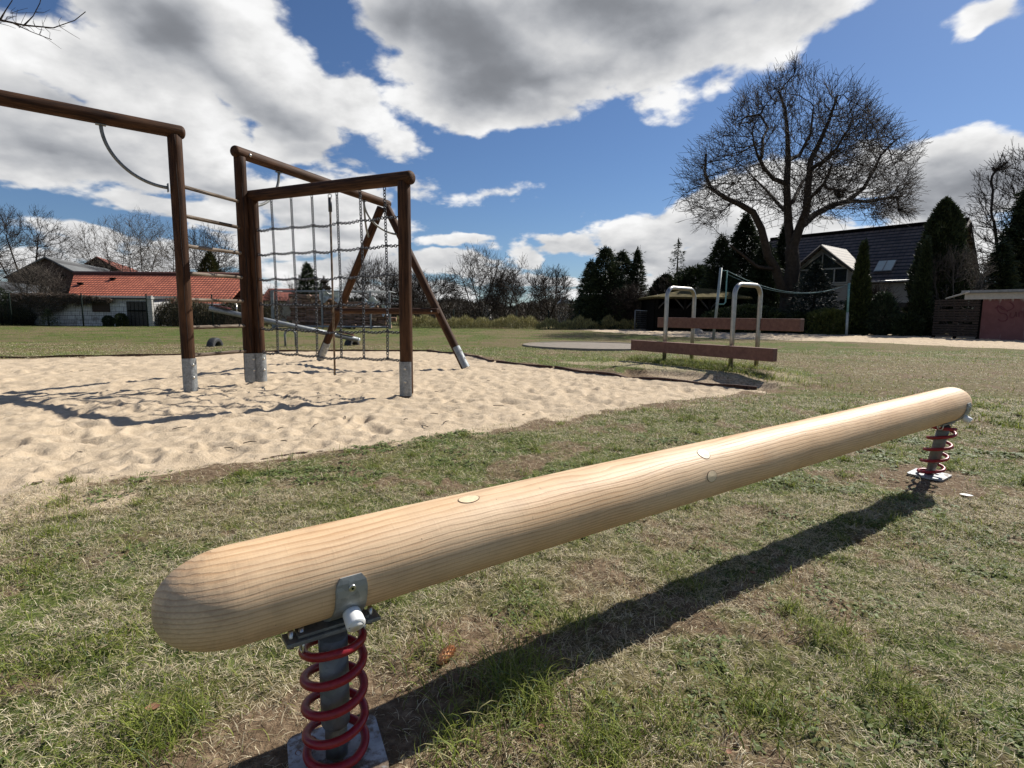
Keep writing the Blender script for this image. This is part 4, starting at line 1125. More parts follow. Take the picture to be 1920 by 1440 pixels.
def pad():
    n_ = 72; V = []; cx_, cy_ = CIRC; F_ = []
    prof = [(0, -.005), (1.6, -.006), (CR-.10, -.005), (CR-.095, .012), (CR, .014), (CR+.02, -.06)]
    for r, z in prof:
        for j in range(n_):
            a = 2*math.pi*j/n_; V.append((cx_+r*math.cos(a), cy_+r*math.sin(a), z+.036+.004*math.sin(3*a+r)*(r > 0)))
    for i in range(len(prof)-1):
        for j in range(n_): F_.append((i*n_+j, (i+1)*n_+j, (i+1)*n_+(j+1) % n_, i*n_+(j+1) % n_))
    me = bpy.data.meshes.new('round_pad'); me.from_pydata(V, [], F_); me.update(); o = link('round_pad', me, M['concrete']); tag(o, kind='structure')
pad()
mb = MB()
def lump(P, sx, sy, sz, seed, n1_=14, n2_=9, rough=.25):
    r = np.random.default_rng(seed); V = []; F_ = []
    for i in range(n2_+1):
        th = math.pi*i/n2_
        for j in range(n1_):
            a = 2*math.pi*j/n1_; k = 1+rough*(vnoise(np.array([math.cos(a)*1.6+5+seed+th]), np.array([math.sin(a)*1.6+7+th*1.3]), seed)[0]-.5)*2
            V.append(Vector(P)+Vector((sx*k*math.sin(th)*math.cos(a), sy*k*math.sin(th)*math.sin(a), sz*k*math.cos(th))))
    for i in range(n2_):
        for j in range(n1_): F_.append((i*n1_+j, (i+1)*n1_+j, (i+1)*n1_+(j+1) % n1_, i*n1_+(j+1) % n1_))
    return V, F_
V, F_ = lump(G(1308, 626, .05), .32, .22, .26, 4); mb.add(V, F_, False); tag(mb.build('rock', M['rock'], None, origin=G(1308, 626)), 'grey boulder on the sand in front of the dark shelter', 'rock')

def netposts():
    # left post: tall galvanised tube leaning left at its foot, with a teal square arm
    P = Vector(G(1337, 637)); T_ = Vector(atY(1352, 502, P.y-.1)); grp = 'volleyball posts on the far sand court'
    t = empty('volleyball_post', P, 'leaning grey net post with a pale teal side arm, left end of the net cord', 'net post', grp)
    mb = MB(); mb.tube([P-Vector((0, 0, .1)), T_], .052, 14); mb.build('post', M['palepost'], t)
    d = (T_-P); a0 = P+d*.50; a1 = P+d*.96; w = Vector((1, 0, 0)); mb = MB()
    mb.tube([a0, a0+w*.26, a0+w*.32+Vector((0, 0, .08)), a1+w*.24, a1], .026, 10); mb.build('side_arm', M['teal'], t)
    P2 = Vector(G(1587, 630)); T2 = Vector((P2.x, P2.y, 0))+Vector((0, 0, 0)); top = Vector(atY(1592, 531, P2.y))
    t2 = empty('volleyball_post', P2, 'upright pale green net post in front of the house, right end of the net cord', 'net post', grp)
    mb = MB(); mb.tube([P2-Vector((0, 0, .1)), P2.lerp(top, .45)], .060, 14); mb.build('post_foot', M['palepost'], t2)
    mb = MB(); mb.tube([P2.lerp(top, .45), top], .052, 14); mb.build('post', M['teal'], t2)
    mb = MB(); c0 = a1+w*.24; c1 = top-Vector((0, 0, .05)); pts = []
    for k in range(2):
        pts = []
        for i in range(25):
            f = i/24; p = c0.lerp(c1, f); p.z -= 1.2*(f*(1-f))*2.0+k*.12*(1-f)**1.5; pts.append(p)
        mb.tube(pts, .013 if k == 0 else .009, 6)
    tag(mb.build('net_cord', M['rope'], None, origin=c0), 'sagging blue-green net cord strung between the two volleyball posts', 'net')
netposts()

# ------------------------------------------------------------------ roof / wall builders
def quadmesh(name, pts, mt, parent, thick=.0, uv=None, origin=None):
    """planar quad with tu/tv in metres (or given) ; solid when thick > 0"""
    p = [Vector(v) for v in pts]; u_ = (p[1]-p[0]); v_ = (p[3]-p[0]); n_ = u_.cross(v_).normalized(); Lu, Lv = u_.length, v_.length
    o0 = wloc(parent) if parent is not None else Vector(origin or (0, 0, 0))
    V = [v-o0 for v in p]; F_ = [(0, 1, 2, 3)]
    tu = [0, Lu, (p[2]-p[0]).dot(u_.normalized()), (p[3]-p[0]).dot(u_.normalized())]; tv = [0, 0, Lv, Lv]
    if uv: tu, tv = uv
    if thick:
        V += [v-n_*thick for v in V[:4]]; F_ += [(7, 6, 5, 4), (0, 4, 5, 1), (1, 5, 6, 2), (2, 6, 7, 3), (3, 7, 4, 0)]; tu = list(tu)*2; tv = list(tv)*2
    me = bpy.data.meshes.new(name); me.from_pydata(V, [], F_); me.update()
    for k, a in (('tu', tu), ('tv', tv)): at_ = me.attributes.new(k, 'FLOAT', 'POINT'); at_.data.foreach_set('value', np.array(a, np.float32))
    return link(name, me, mt, parent, None if parent is not None else o0)
M['tile_red'] = tiles('red_pantiles', (.46, .14, .075), (.33, .095, .05), (.10, .02, .012), 2.9, 4.6)
M['tile_old'] = tiles('old_red_tiles', (.40, .12, .075), (.30, .10, .07), (.08, .03, .02), 2.9, 4.6)
M['tile_dark'] = tiles('dark_glazed_tiles', (.17, .13, .105), (.11, .085, .07), (.006, .005, .005), 2.7, 3.0, rough=.6, spec=.15, bumpd=.07)
M['sheet'] = tiles('grey_fibre_sheets', (.15, .155, .155), (.115, .12, .12), (.06, .06, .06), .5, 1.2, rough=.85, bumpd=.03)
M['mossroof'] = simple('mossy_felt_roof', (.085, .07, .03), .95, 0, .65, 1.6, spec=.1)
def window(parent, c, w, h, nrm, cols=2, mt=None, name='window'):
    nrm = Vector(nrm).normalized(); d = Vector((0, 0, 1)).cross(nrm).normalized(); ups = nrm.cross(d); Mx = Matrix((d, nrm, ups)).transposed(); c = Vector(c)
    mb = MB(); t_ = .07
    mb.box(c+ups*(h/2-t_/2)+nrm*.02, (w, .08, t_), Mx); mb.box(c-ups*(h/2-t_/2)+nrm*.02, (w, .08, t_), Mx)
    for i in range(cols+1): mb.box(c+d*(-w/2+t_/2+(w-t_)*i/cols)+nrm*.018, (t_, .07, h-2*t_), Mx)
    wo_ = mb.build(name, mt or M['whitetrim'], parent)
    mb = MB(); mb.box(c+nrm*.002, (w-.06, .02, h-.06), Mx); g_ = mb.build('glass_pane', M['glassd'], parent); sub_of(wo_, g_); return wo_

# ---- long red roofed barn and white block shed, left
def left_buildings():
    Yf = 37.; e0 = Vector(atY(124, 566, Yf)); e1 = Vector(atY(424, 566, Yf)); ez = e1.z = e0.z = e1.z
    rg0 = Vector(atY(139, 510, Yf+3.6)); rg1 = Vector(atY(482, 518, Yf+3.6)); rg1.x = e1.x+.1; rz = (rg0.z+rg1.z)/2; rg0.z = rg1.z = rz
    t = empty('red_roof_barn', (e0.x, Yf, 0), 'long low barn with an orange-red pantile roof at the left', 'barn')
    r1 = quadmesh('roof', [e0+Vector((0, 0, -.15)), e1+Vector((0, 0, -.15)), rg1, rg0], M['tile_red'], t, .10)
    back0 = rg0+Vector((0, 1.7, ez-rz)); back1 = rg1+Vector((0, 1.7, ez-rz)); quadmesh('roof', [back1, back0, rg0, rg1], M['tile_red'], t, .10)
    mb = MB(); mb.box(((e0.x+e1.x)/2, Yf+2.6, (ez-.1)/2-.3), (e1.x-e0.x-.3, 4.8, ez-.25+.6)); wl = mb.build('wall', M['brickdark'], t)
    mb = MB(); mb.tube([rg0+Vector((-.05, 0, .03)), rg1+Vector((.05, 0, .03))], .13, 8); sub_of(r1, mb.build('ridge_tiles', M['tile_old'], t))
    for px, py in ((151, 532), (212, 523)):
        N = (e1-e0).cross(rg0-e0); P = Vector(onplane(px, py, e0, N)); mb = MB(); mb.box(P+Vector((0, -.03, .03)), (.35, .18, .12)); sub_of(r1, mb.build('vent_tile', M['black'], t))
    mb = MB(); x0 = atY(150, 560, Yf-.15)[0]
    mb.tube([Vector((e0.x, Yf-.08, ez-.2)), Vector((e1.x, Yf-.08, ez-.2))], .06, 8); mb.build('gutter', M['gutter'], t)
    # white block shed
    Ys = 34.6; a = Vector(atY(100, 566, Ys)); c = Vector(atY(283, 561, Ys)); top = max(a.z, c.z); top = Vector(atY(283, 559, Ys)).z
    t = empty('block_shed', (a.x, Ys, 0), 'whitewashed block shed under creepers in front of the red roof', 'shed')
    quadmesh('wall', [(a.x-2.2, Ys, -.4), (c.x, Ys, -.4), (c.x, Ys, top), (a.x-2.2, Ys, top-.1)], M['block'], t, .25)
    quadmesh('wall', [(c.x, Ys+.26, -.4), (c.x, Ys+2.0, -.4), (c.x, Ys+2.0, top), (c.x, Ys+.26, top)], M['block'], t, .25)
    mb = MB(); mb.box(((a.x-2.2+c.x)/2, Ys+1.05, top+.06), (c.x-a.x+2.6, 2.5, .09), Matrix.Rotation(R_(4), 3, 'X')); mb.build('roof', M['sheet'], t)
    d0 = atY(240, 600, Ys-.03); d1 = atY(277, 600, Ys-.03); zt = atY(250, 565, Ys)[2]; mb = MB(); mb.box(((d0[0]+d1[0])/2, Ys-.04, zt/2-.2), (d1[0]-d0[0], .06, zt+.4)); dr = mb.build('door', M['oldwood'], t)
    mb = MB()
    for i in range(1, 5): mb.box((d0[0]+(d1[0]-d0[0])*i/5, Ys-.08, zt/2-.2), (.02, .02, zt+.36))
    mb.box(((d0[0]+d1[0])/2, Ys-.09, zt*.62), (d1[0]-d0[0]-.1, .04, .09)); sub_of(dr, mb.build('batten', M['black'], t))
    w0 = atY(173, 580, Ys-.03); w1 = atY(206, 580, Ys-.03); zt = atY(190, 567, Ys)[2]; zb = atY(190, 585, Ys)[2]; mb = MB(); mb.box(((w0[0]+w1[0])/2, Ys-.02, (zt+zb)/2), (w1[0]-w0[0], .06, zt-zb)); mb.build('bricked_window', M['brickdark'], t)
    p0 = Vector(G(285, 614)); p0.y = Ys-.5; p0 = Vector(atY(285, 613, Ys-.5)); p1 = Vector(atY(283, 559, Ys-.5)); mb = MB(); mb.box((p0+p1)/2, (.20, .16, (p1-p0).length+.3), None); mb.box(((p0+p1)/2)+Vector((-.02, 0, (p1-p0).length/2)), (.3, .3, .12)); tag(mb.build('wall_pillar', M['whitetrim'], None, origin=(p0.x, Ys-.5, 0)), 'narrow white rendered pillar at the right end of the block shed', 'pillar')
    # dark gabled barn behind, ridge running away
    def gable(nm, ap, el_, er, Y, far_ap, Yf_, roofm, wallm, label):
        A_ = Vector(atY(*ap, Y)); L_ = Vector(atY(*el_, Y)); R2 = Vector(atY(*er, Y)); Fa = Vector(atY(*far_ap, Yf_)); Fa.z = A_.z; dv = Fa-A_
        t = empty(nm, (A_.x, Y, 0), label, 'barn')
        mb = MB(); mb.prism([Vector((L_.x, Y, -1)), Vector((R2.x, Y, -1)), R2, A_, L_], dv); mb.build('wall', wallm, t)
        ov = Vector((0, 0, .12)); dn_ = dv.normalized()*.3
        lo = (R2-A_)*.06; quadmesh('roof', [R2+lo+ov-dn_, R2+lo+dv+ov, A_+dv+ov, A_+ov-dn_], roofm, t, .1)
        lo = (L_-A_)*.06; quadmesh('roof', [L_+lo+dv+ov, L_+lo+ov-dn_, A_+ov-dn_, A_+dv+ov], roofm, t, .1)
        return t
    g_ = gable('gabled_barn', (87, 484), (14, 521), (150, 516), 46., (200, 496), 58., M['sheet'], M['brickdark'], 'big dark brick barn end with a grey sheet roof behind the creepers')
    mb = MB(); p = Vector(atY(120, 519, 45.9)); mb.tube([p, p-Vector((0, .06, 0))], .18, 12); mb.build('round_vent', M['black'], g_)
    gable('gabled_house', (182, 483), (150, 503), (232, 512), 60., (250, 505), 76., M['tile_old'], M['brickdark'], 'distant dark gable with a dull red tiled roof above the barn')
    # small pink roofed building seen through the net
    a = Vector(atY(496, 566, 60)); b_ = Vector(atY(545, 566, 60)); t = empty('far_house', a, 'far building with a pinkish red roof, seen just left of the caged woodpile', 'house')
    mb = MB(); mb.box(((a.x+b_.x)/2, 62, .8), (b_.x-a.x, 4, 3.2)); mb.build('wall', M['plaster'], t)
    quadmesh('roof', [a+Vector((-.4, -.3, .1)), b_+Vector((.4, -.3, .1)), b_+Vector((.4, 2, 1.5)), a+Vector((-.4, 2, 1.5))], M['tile_old'], t, .1)
    # long low roof at the far left edge
    a = Vector(atY(-60, 560, 40)); b_ = Vector(atY(75, 560, 40)); t = empty('low_outbuilding', (a.x, 40, 0), 'low outbuilding with a brown sheet roof at the left picture edge', 'shed')
    mb = MB(); mb.box(((a.x+b_.x)/2, 42, .5), (b_.x-a.x, 3, 2.0)); mb.build('wall', M['brickdark'], t)
    quadmesh('roof', [a+Vector((-.2, 0, 0)), b_+Vector((.2, 0, -.3)), b_+Vector((-1.8, 3, 1.0)), a+Vector((-.2, 3, 1.4))], M['sheet'], t, .1)
left_buildings()

# ---- right: house with dark glazed roof, garage, slat fence, shelter
def house():
    rd = Vector((.63, -.776, 0)).normalized(); nd = Vector((-.776, -.63, 0)).normalized()   # ridge direction, outward normal of the eave side
    RT = Vector(atY(1817, 412, 37.)); Lr = 13.0; RL = RT-rd*Lr; run = 4.6; EZ = 3.25
    t = empty('tiled_house', (RT.x, RT.y, 0), 'pale rendered house with a large dark tiled roof behind the trees at the right', 'house')
    drop = RT.z-EZ
    e1 = RT+nd*run-Vector((0, 0, drop)); e0 = RL+nd*run-Vector((0, 0, drop)); b1 = RT-nd*run-Vector((0, 0, drop)); b0 = RL-nd*run-Vector((0, 0, drop))
    rf = quadmesh('roof', [e0, e1, RT, RL], M['tile_dark'], t, .14); quadmesh('roof', [b1, b0, RL, RT], M['tile_dark'], t, .14)
    mb = MB(); mb.tube([RL+Vector((0, 0, .04)), RT+Vector((0, 0, .04))], .13, 8); sub_of(rf, mb.build('ridge_tiles', M['tile_dark'] if 0 else M['black'], t))
    q_ = .45; i1 = RT+nd*(run-q_)-rd*q_; i0 = RL+nd*(run-q_)+rd*q_; j1 = RT-nd*(run-q_)-rd*q_; j0 = RL-nd*(run-q_)+rd*q_
    wt = EZ+.28
    mb = MB(); ridge_in1 = RT-rd*q_-Vector((0, 0, .2))
    mb.prism([Vector((i1.x, i1.y, -1)), Vector((j1.x, j1.y, -1)), Vector((j1.x, j1.y, wt)), ridge_in1, Vector((i1.x, i1.y, wt))], -rd*(Lr-2*q_)); mb.build('wall', M['plaster'], t)
    mb = MB(); mb.tube([e0, e1], .08, 8); mb.build('gutter', M['gutter'], t)
    mb = MB(); 
    for s_ in (1, -1):
        a = RT+rd*.03-Vector((0, 0, .06)); b_ = (e1 if s_ == 1 else b1)+rd*.03; mb.tube([a, b_], .09, 4)
    mb.build('bargeboard', M['oldwood'], t)
    # skylight on the roof plane
    N = (e1-e0).cross(RL-e0).normalized(); N = N if N.z > 0 else -N
    cs = [Vector(onplane(px, py, e0, N)) for px, py in ((1640, 511), (1664, 511), (1679, 489), (1656, 489))]
    up_r = (RT-e1).normalized(); c_ = sum(cs, Vector())/4; wv = rd; w2 = .48; h2 = .85
    cs = [c_-wv*w2-up_r*h2*.62, c_+wv*w2-up_r*h2*.62, c_+wv*w2+up_r*h2*.62, c_-wv*w2+up_r*h2*.62]
    mb = MB(); mb.prism([p+N*.03+(p-c_)*.10 for p in cs], N*.05); sk = mb.build('skylight', M['gutter'], t)
    mb = MB(); mb.prism([p+N*.085 for p in cs], N*.012); sub_of(sk, mb.build('glass_pane', M['skyl'], t))
    mb = MB(); mb.prism([c_-wv*.03-up_r*h2*.62+N*.10, c_+wv*.03-up_r*h2*.62+N*.10, c_+wv*.03+up_r*h2*.62+N*.10, c_-wv*.03+up_r*h2*.62+N*.10], N*.02); sub_of(sk, mb.build('glazing_bar', M['gutter'], t))
    # cross gable wing
    A_ = Vector(atY(1545, 462, 38.5)); hw = 2.35; wz = A_.z-2.0; L_ = A_-rd*hw-Vector((0, 0, 2.0)); R2 = A_+rd*hw-Vector((0, 0, 2.0)); back = -nd*4.2
    mb = MB(); mb.prism([Vector((L_.x, L_.y, -1)), Vector((R2.x, R2.y, -1)), R2, A_, L_], back); mb.build('gable_wall', M['plaster'], t)
    ov = Vector((0, 0, .10)); fo = nd*.45
    lo = (R2-A_)*.12; g1 = quadmesh('gable_roof', [R2+lo+ov+fo, R2+lo+ov+back, A_+ov+back, A_+ov+fo], M['tile_dark'], t, .12)
    lo = (L_-A_)*.12; quadmesh('gable_roof', [L_+lo+ov+back, L_+lo+ov+fo, A_+ov+fo, A_+ov+back], M['tile_dark'], t, .12)
    mb = MB(); mb.tube([A_+fo*1.02+Vector((0, 0, -.02)), R2+(R2-A_)*.12+fo*1.02-Vector((0, 0, .02))], .09, 4); mb.tube([A_+fo*1.02-Vector((0, 0, .02)), L_+(L_-A_)*.12+fo*1.02-Vector((0, 0, .02))], .09, 4); mb.build('bargeboard', M['oldwood'], t)
    base = A_-Vector((0, 0, 2.25)); up_ = Vector((0, 0, 1))
    window(t, base+rd*0.0+nd*.02+up_*.25, 3.3, 1.0, nd, 4)
    # triangular upper lights
    mb = MB(); mb.prism([base+rd*1.35+up_*.80+nd*.02, base-rd*1.35+up_*.80+nd*.02, base+up_*1.85+nd*.02], nd*.02); tw = mb.build('gable_glazing', M['glassd'], t)
    mb = MB(); mb.tube([base+up_*.8+nd*.06, base+up_*1.85+nd*.06], .045, 4)
    for s_ in (-1, 1): mb.tube([base+rd*1.35*s_+up_*.80+nd*.06, base+up_*1.85+nd*.06], .045, 4)
    sub_of(tw, mb.build('glazing_frame', M['whitetrim'], t))
    mb = MB(); mb.box(base-up_*.35+nd*.06, (3.6, .12, .08), Matrix((rd, nd, up_)).transposed()); mb.build('sill', M['whitetrim'], t)
    # ground-floor door and window on the eave wall
    ctr = i1-rd*3.4; dc = Vector((ctr.x, ctr.y, 0))
    pd = Vector(onplane(1683, 600, i1, nd)); 
    mb = MB(); Mx = Matrix((rd, nd, up_)).transposed(); mb.box(Vector((pd.x, pd.y, .75))+nd*.05, (1.15, .10, 2.3), Mx); dr = mb.build('door', M['oldwood'], t)
    mb = MB(); mb.box(Vector((pd.x, pd.y, .75))+nd*.02, (1.45, .07, 2.6), Mx); sub_of(dr, mb.build('door_frame', M['whitetrim'], t))
house()

def garage():
    a = Vector(atY(1832, 638, 23.6)); d = Vector((1, -.86, 0)); far_ = Vector(atY(1925, 640, 22.3)); d = Vector((far_.x-a.x, far_.y-a.y, 0)); d.normalize(); n_ = Vector((d.y, -d.x, 0))
    if n_.dot(a) > 0: n_ = -n_
    zt = Vector(atY(1832, 549, a.y)).z; a.z = -.3; b_ = a+d*7
    t = empty('garage', (a.x, a.y, 0), 'flat roofed garage with a maroon sprayed wall at the right edge', 'garage')
    quadmesh('wall', [a, b_, Vector((b_.x, b_.y, zt)), Vector((a.x, a.y, zt))], M['graffwall'], t, .2, uv=([0, 7, 7, 0], [0, 0, 1, 1]))
    mb = MB(); bk = -n_*4; mb.prism([a-n_*.22, a-n_*4, a-n_*4+Vector((0, 0, zt-a.z)), a-n_*.22+Vector((0, 0, zt-a.z))], d*.2); mb.build('side_wall', M['plaster'], t)
    c = (a+b_)/2; Mx = Matrix((d, -n_, Vector((0, 0, 1)))).transposed()
    mb = MB(); mb.box(Vector((c.x, c.y, zt+.05))-n_*1.9-d*.25, (7.7, 4.6, .10), Mx); rf = mb.build('roof', M['sheet'] if 0 else M['gutter'], t)
    mb = MB(); mb.box(Vector((c.x, c.y, zt-.14))+n_*.10-d*.25, (7.6, .05, .26), Mx); mb.build('fascia', M['whitetrim'], t)
    # sprayed scribble
    def P(px, py): return Vector(onplane(px, py, a, np.array(n_)))+n_*.012
    strokes = [[(1893, 566), (1900, 572), (1899, 578), (1890, 582), (1880, 580), (1873, 575)], [(1872, 572), (1870, 580), (1876, 587), (1886, 589), (1889, 595), (1886, 601), (1877, 602), (1871, 598)],
        [(1896, 586), (1894, 593), (1899, 596), (1904, 590), (1905, 585), (1906, 594)], [(1911, 594), (1911, 586), (1916, 584), (1918, 587)], [(1921, 580), (1921, 596)], [(1866, 578), (1876, 574), (1890, 585)]]
    for s_ in strokes:
        pts = [P(*q_) for q_ in s_]; fine = []
        for i in range(len(pts)-1):
            p0_, p1_, p2_, p3_ = pts[max(i-1, 0)], pts[i], pts[i+1], pts[min(i+2, len(pts)-1)]
            for k in range(6):
                u_ = k/6; fine.append(.5*((2*p1_)+(p2_-p0_)*u_+(2*p0_-5*p1_+4*p2_-p3_)*u_*u_+(-p0_+3*p1_-3*p2_+p3_)*u_**3))
        fine.append(pts[-1]); mb = MB(); w_ = .022; V = []
        for i, p in enumerate(fine):
            tdir = (fine[min(i+1, len(fine)-1)]-fine[max(i-1, 0)]).normalized(); sd_ = tdir.cross(n_).normalized()*w_; V += [p-sd_, p+sd_, p-sd_-n_*.01, p+sd_-n_*.01]
        F_ = []
        for i in range(len(fine)-1): b0_ = i*4; F_ += [(b0_, b0_+1, b0_+5, b0_+4), (b0_, b0_+4, b0_+6, b0_+2), (b0_+1, b0_+3, b0_+7, b0_+5)]
        mb.add(V, F_); mb.build('graffiti_stroke', M['graff'], t)
    # slatted fence running left from the garage corner
    e = Vector(atY(1747, 632, 25.6)); e.z = 0; f0 = Vector((a.x, a.y, 0))+n_*.05; dv = (e-f0); Lf = dv.length; dd = dv.normalized(); nn = Vector((dd.y, -dd.x, 0)); nn = nn if nn.dot(f0) < 0 else -nn
    zl = Vector(atY(1747, 560, e.y)).z; zr_ = Vector(atY(1830, 552, f0.y)).z
    t = empty('slat_fence', e, 'tall dark fence of close horizontal slats left of the garage', 'fence')
    Mf = Matrix((dd, nn, Vector((0, 0, 1)))).transposed(); ns = 15; slm = MB()
    for i in range(ns):
        z = .12+i*(min(zl, zr_)-.15)/ns; gap = i in (5, 11)
        segs_ = [(0, 1)] if not gap else [(0, .12), (.42, .55), (.86, 1)]
        for s0_, s1_ in segs_:
            c = f0+dd*Lf*(s0_+s1_)/2+Vector((0, 0, z+.045)); slm.box(c+nn*(.02 if i % 2 else 0), (Lf*(s1_-s0_), .02, .085), Mf)
    slm.build('slats', M['darkslat'], t)
    for f in (.01, .5, .99):
        mb = MB(); mb.box(f0+dd*Lf*f+Vector((0, 0, zl/2))-nn*.05, (.10, .09, zl), Mf); mb.build('fence_post', M['black'], t)
    mb = MB(); p0 = f0+dd*Lf*.75+Vector((0, 0, zl-.02)); p1 = Vector(atY(1817, 547, f0.y)); mb.tube([p0, p1], .04, 8); mb.build('top_rail', M['whitetrim'], t)
garage()

def shelter():
    Y0 = 33.; t = empty('open_shelter', (atY(1228, 620, Y0)[0], Y0, 0), 'black timber shelter with a low mossy hipped roof behind the bench', 'shelter')
    x0 = atY(1228, 600, Y0)[0]; x1 = atY(1392, 600, Y0)[0]; ez = atY(1300, 557, Y0)[2]; rzz = atY(1312, 541, Y0+2)[2]
    mb = MB(); mb.box(((x0+x1)/2, Y0+3.6, ez/2-.2), (x1-x0, .12, ez+.4)); mb.box((x0+.05, Y0+1.9, ez/2-.2), (.10, 3.2, ez+.4)); mb.box((x1-.05, Y0+1.9, ez/2-.2), (.10, 3.2, ez+.4)); mb.build('wall', M['black'], t)
    mb = MB(); mb.box(((x0+x1)/2, Y0+.05, .62), (x1-x0-.2, .08, 1.5)); mb.build('front_panel', M['black'], t)
    for f in (0, .33, .62, 1):
        mb = MB(); X_ = x0+.1+(x1-x0-.2)*f; mb.box((X_, Y0, ez/2-.1), (.13, .13, ez+.1)); o = mb.build('post', M['black'], t)
        for s_ in (-1, 1):
            if (f == 0 and s_ < 0) or (f == 1 and s_ > 0): continue
            mb = MB(); mb.tube([(X_, Y0, ez-.75), (X_+s_*.6, Y0, ez-.08)], .05, 4); sub_of(o, mb.build('brace', M['oldwood'], t))
    o_ = .35; xa, xb, ya, yb = x0-o_, x1+o_, Y0-.4, Y0+4; rx0, rx1 = atY(1300, 541, Y0+2)[0], atY(1330, 541, Y0+2)[0]
    V = [(xa, ya, ez), (xb, ya, ez), (xb, yb, ez), (xa, yb, ez), (rx0, Y0+1.8, rzz), (rx1, Y0+1.8, rzz), (xa, ya, ez-.10), (xb, ya, ez-.10), (xb, yb, ez-.10), (xa, yb, ez-.10)]
    mb = MB(); mb.add(V, [(0, 1, 5, 4), (1, 2, 5), (2, 3, 4, 5), (3, 0, 4), (0, 6, 7, 1), (1, 7, 8, 2), (2, 8, 9, 3), (3, 9, 6, 0), (9, 8, 7, 6)]); mb.build('roof', M['mossroof'], t)
    cu = bpy.data.curves.new('painted_letters', 'FONT'); cu.body = 'SG'; cu.size = .75; cu.extrude = .006; cu.shear = .25
    ob = bpy.data.objects.new('tmp', cu); COL.objects.link(ob); bpy.context.view_layer.update(); me = bpy.data.meshes.new_from_object(ob.evaluated_get(bpy.context.evaluated_depsgraph_get())); bpy.data.objects.remove(ob)
    l_ = link('painted_letters', me, M['oldwood'], t); l_.rotation_euler = (math.pi/2, 0, 0); px = atY(1355, 592, Y0-.02); l_.location = Vector((px[0], Y0-.015, px[2]))-wloc(t)
shelter()

# ------------------------------------------------------------------ wire fences
def wirefence(name, pts, h, label, mt, step=.25, rows=8, posth=None, wr=.004, postr=.035):
    t = empty(name, Vector(pts[0]), label, 'fence', None); posth = posth or h
    for p in pts:
        mb = MB(); mb.tube([Vector(p)-Vector((0, 0, .2)), Vector(p)+Vector((0, 0, posth))], postr, 8); mb.build('fence_post', mt, t)
    for i in range(len(pts)-1):
        a = Vector(pts[i]); b_ = Vector(pts[i+1]); L = (b_-a).length; mb = MB()
        for k in range(rows):
            z = .05+(h-.08)*k/(rows-1); mb.tube([a+Vector((0, 0, z)), b_+Vector((0, 0, z+rng.uniform(-.02, .02)))], wr, 3, cap=False)
        n_ = int(L/step)
        for k in range(1, n_): p = a.lerp(b_, k/n_); mb.tube([p+Vector((0, 0, .03)), p+Vector((0, 0, h-.03))], wr, 3, cap=False)
        mb.build('wire_mesh', mt, t)
Yl = 33.2
wirefence('wire_mesh_fence', [(atY(x, 612, Yl)[0], Yl, 0) for x in (-110, 23, 157, 278, 400, 520)], 1.95, 'green wire mesh fence with dark posts in front of the block shed', M['fencegreen'], .10, 14, wr=.0045, postr=.04)
wirefence('field_fence', [(atY(x, 618, 37)[0], 37+.2*math.sin(x), 0) for x in (760, 850, 968, 1028, 1085, 1188)], 1.1, 'low wire fence on dark posts along the weeds at the back of the field', M['fencegreen'], .25, 6, posth=1.25, wr=.007, postr=.05)
def gate():
    a = Vector(atY(1190, 618, 35)); b_ = Vector(atY(1228, 618, 35)); a.z = b_.z = 0; t = empty('wire_gate', a, 'wire gate with a pale top rail left of the dark shelter', 'gate')
    zt = atY(1200, 582, 35)[2]
    mb = MB(); mb.tube([a+Vector((0, 0, zt)), b_+Vector((0, 0, zt-.05))], .035, 8); mb.build('top_rail', M['shoe'], t)
    mb = MB(); mb.tube([a, a+Vector((0, 0, zt))], .045, 8); mb.tube([b_, b_+Vector((0, 0, zt))], .045, 8); mb.build('gate_frame', M['gutter'], t)
    mb = MB()
    for k in range(9): z = .1+zt*.9*k/9; mb.tube([a+Vector((0, 0, z)), b_+Vector((0, 0, z))], .010, 4)
    mb.build('wire_mesh', M['gutter'], t)
gate()

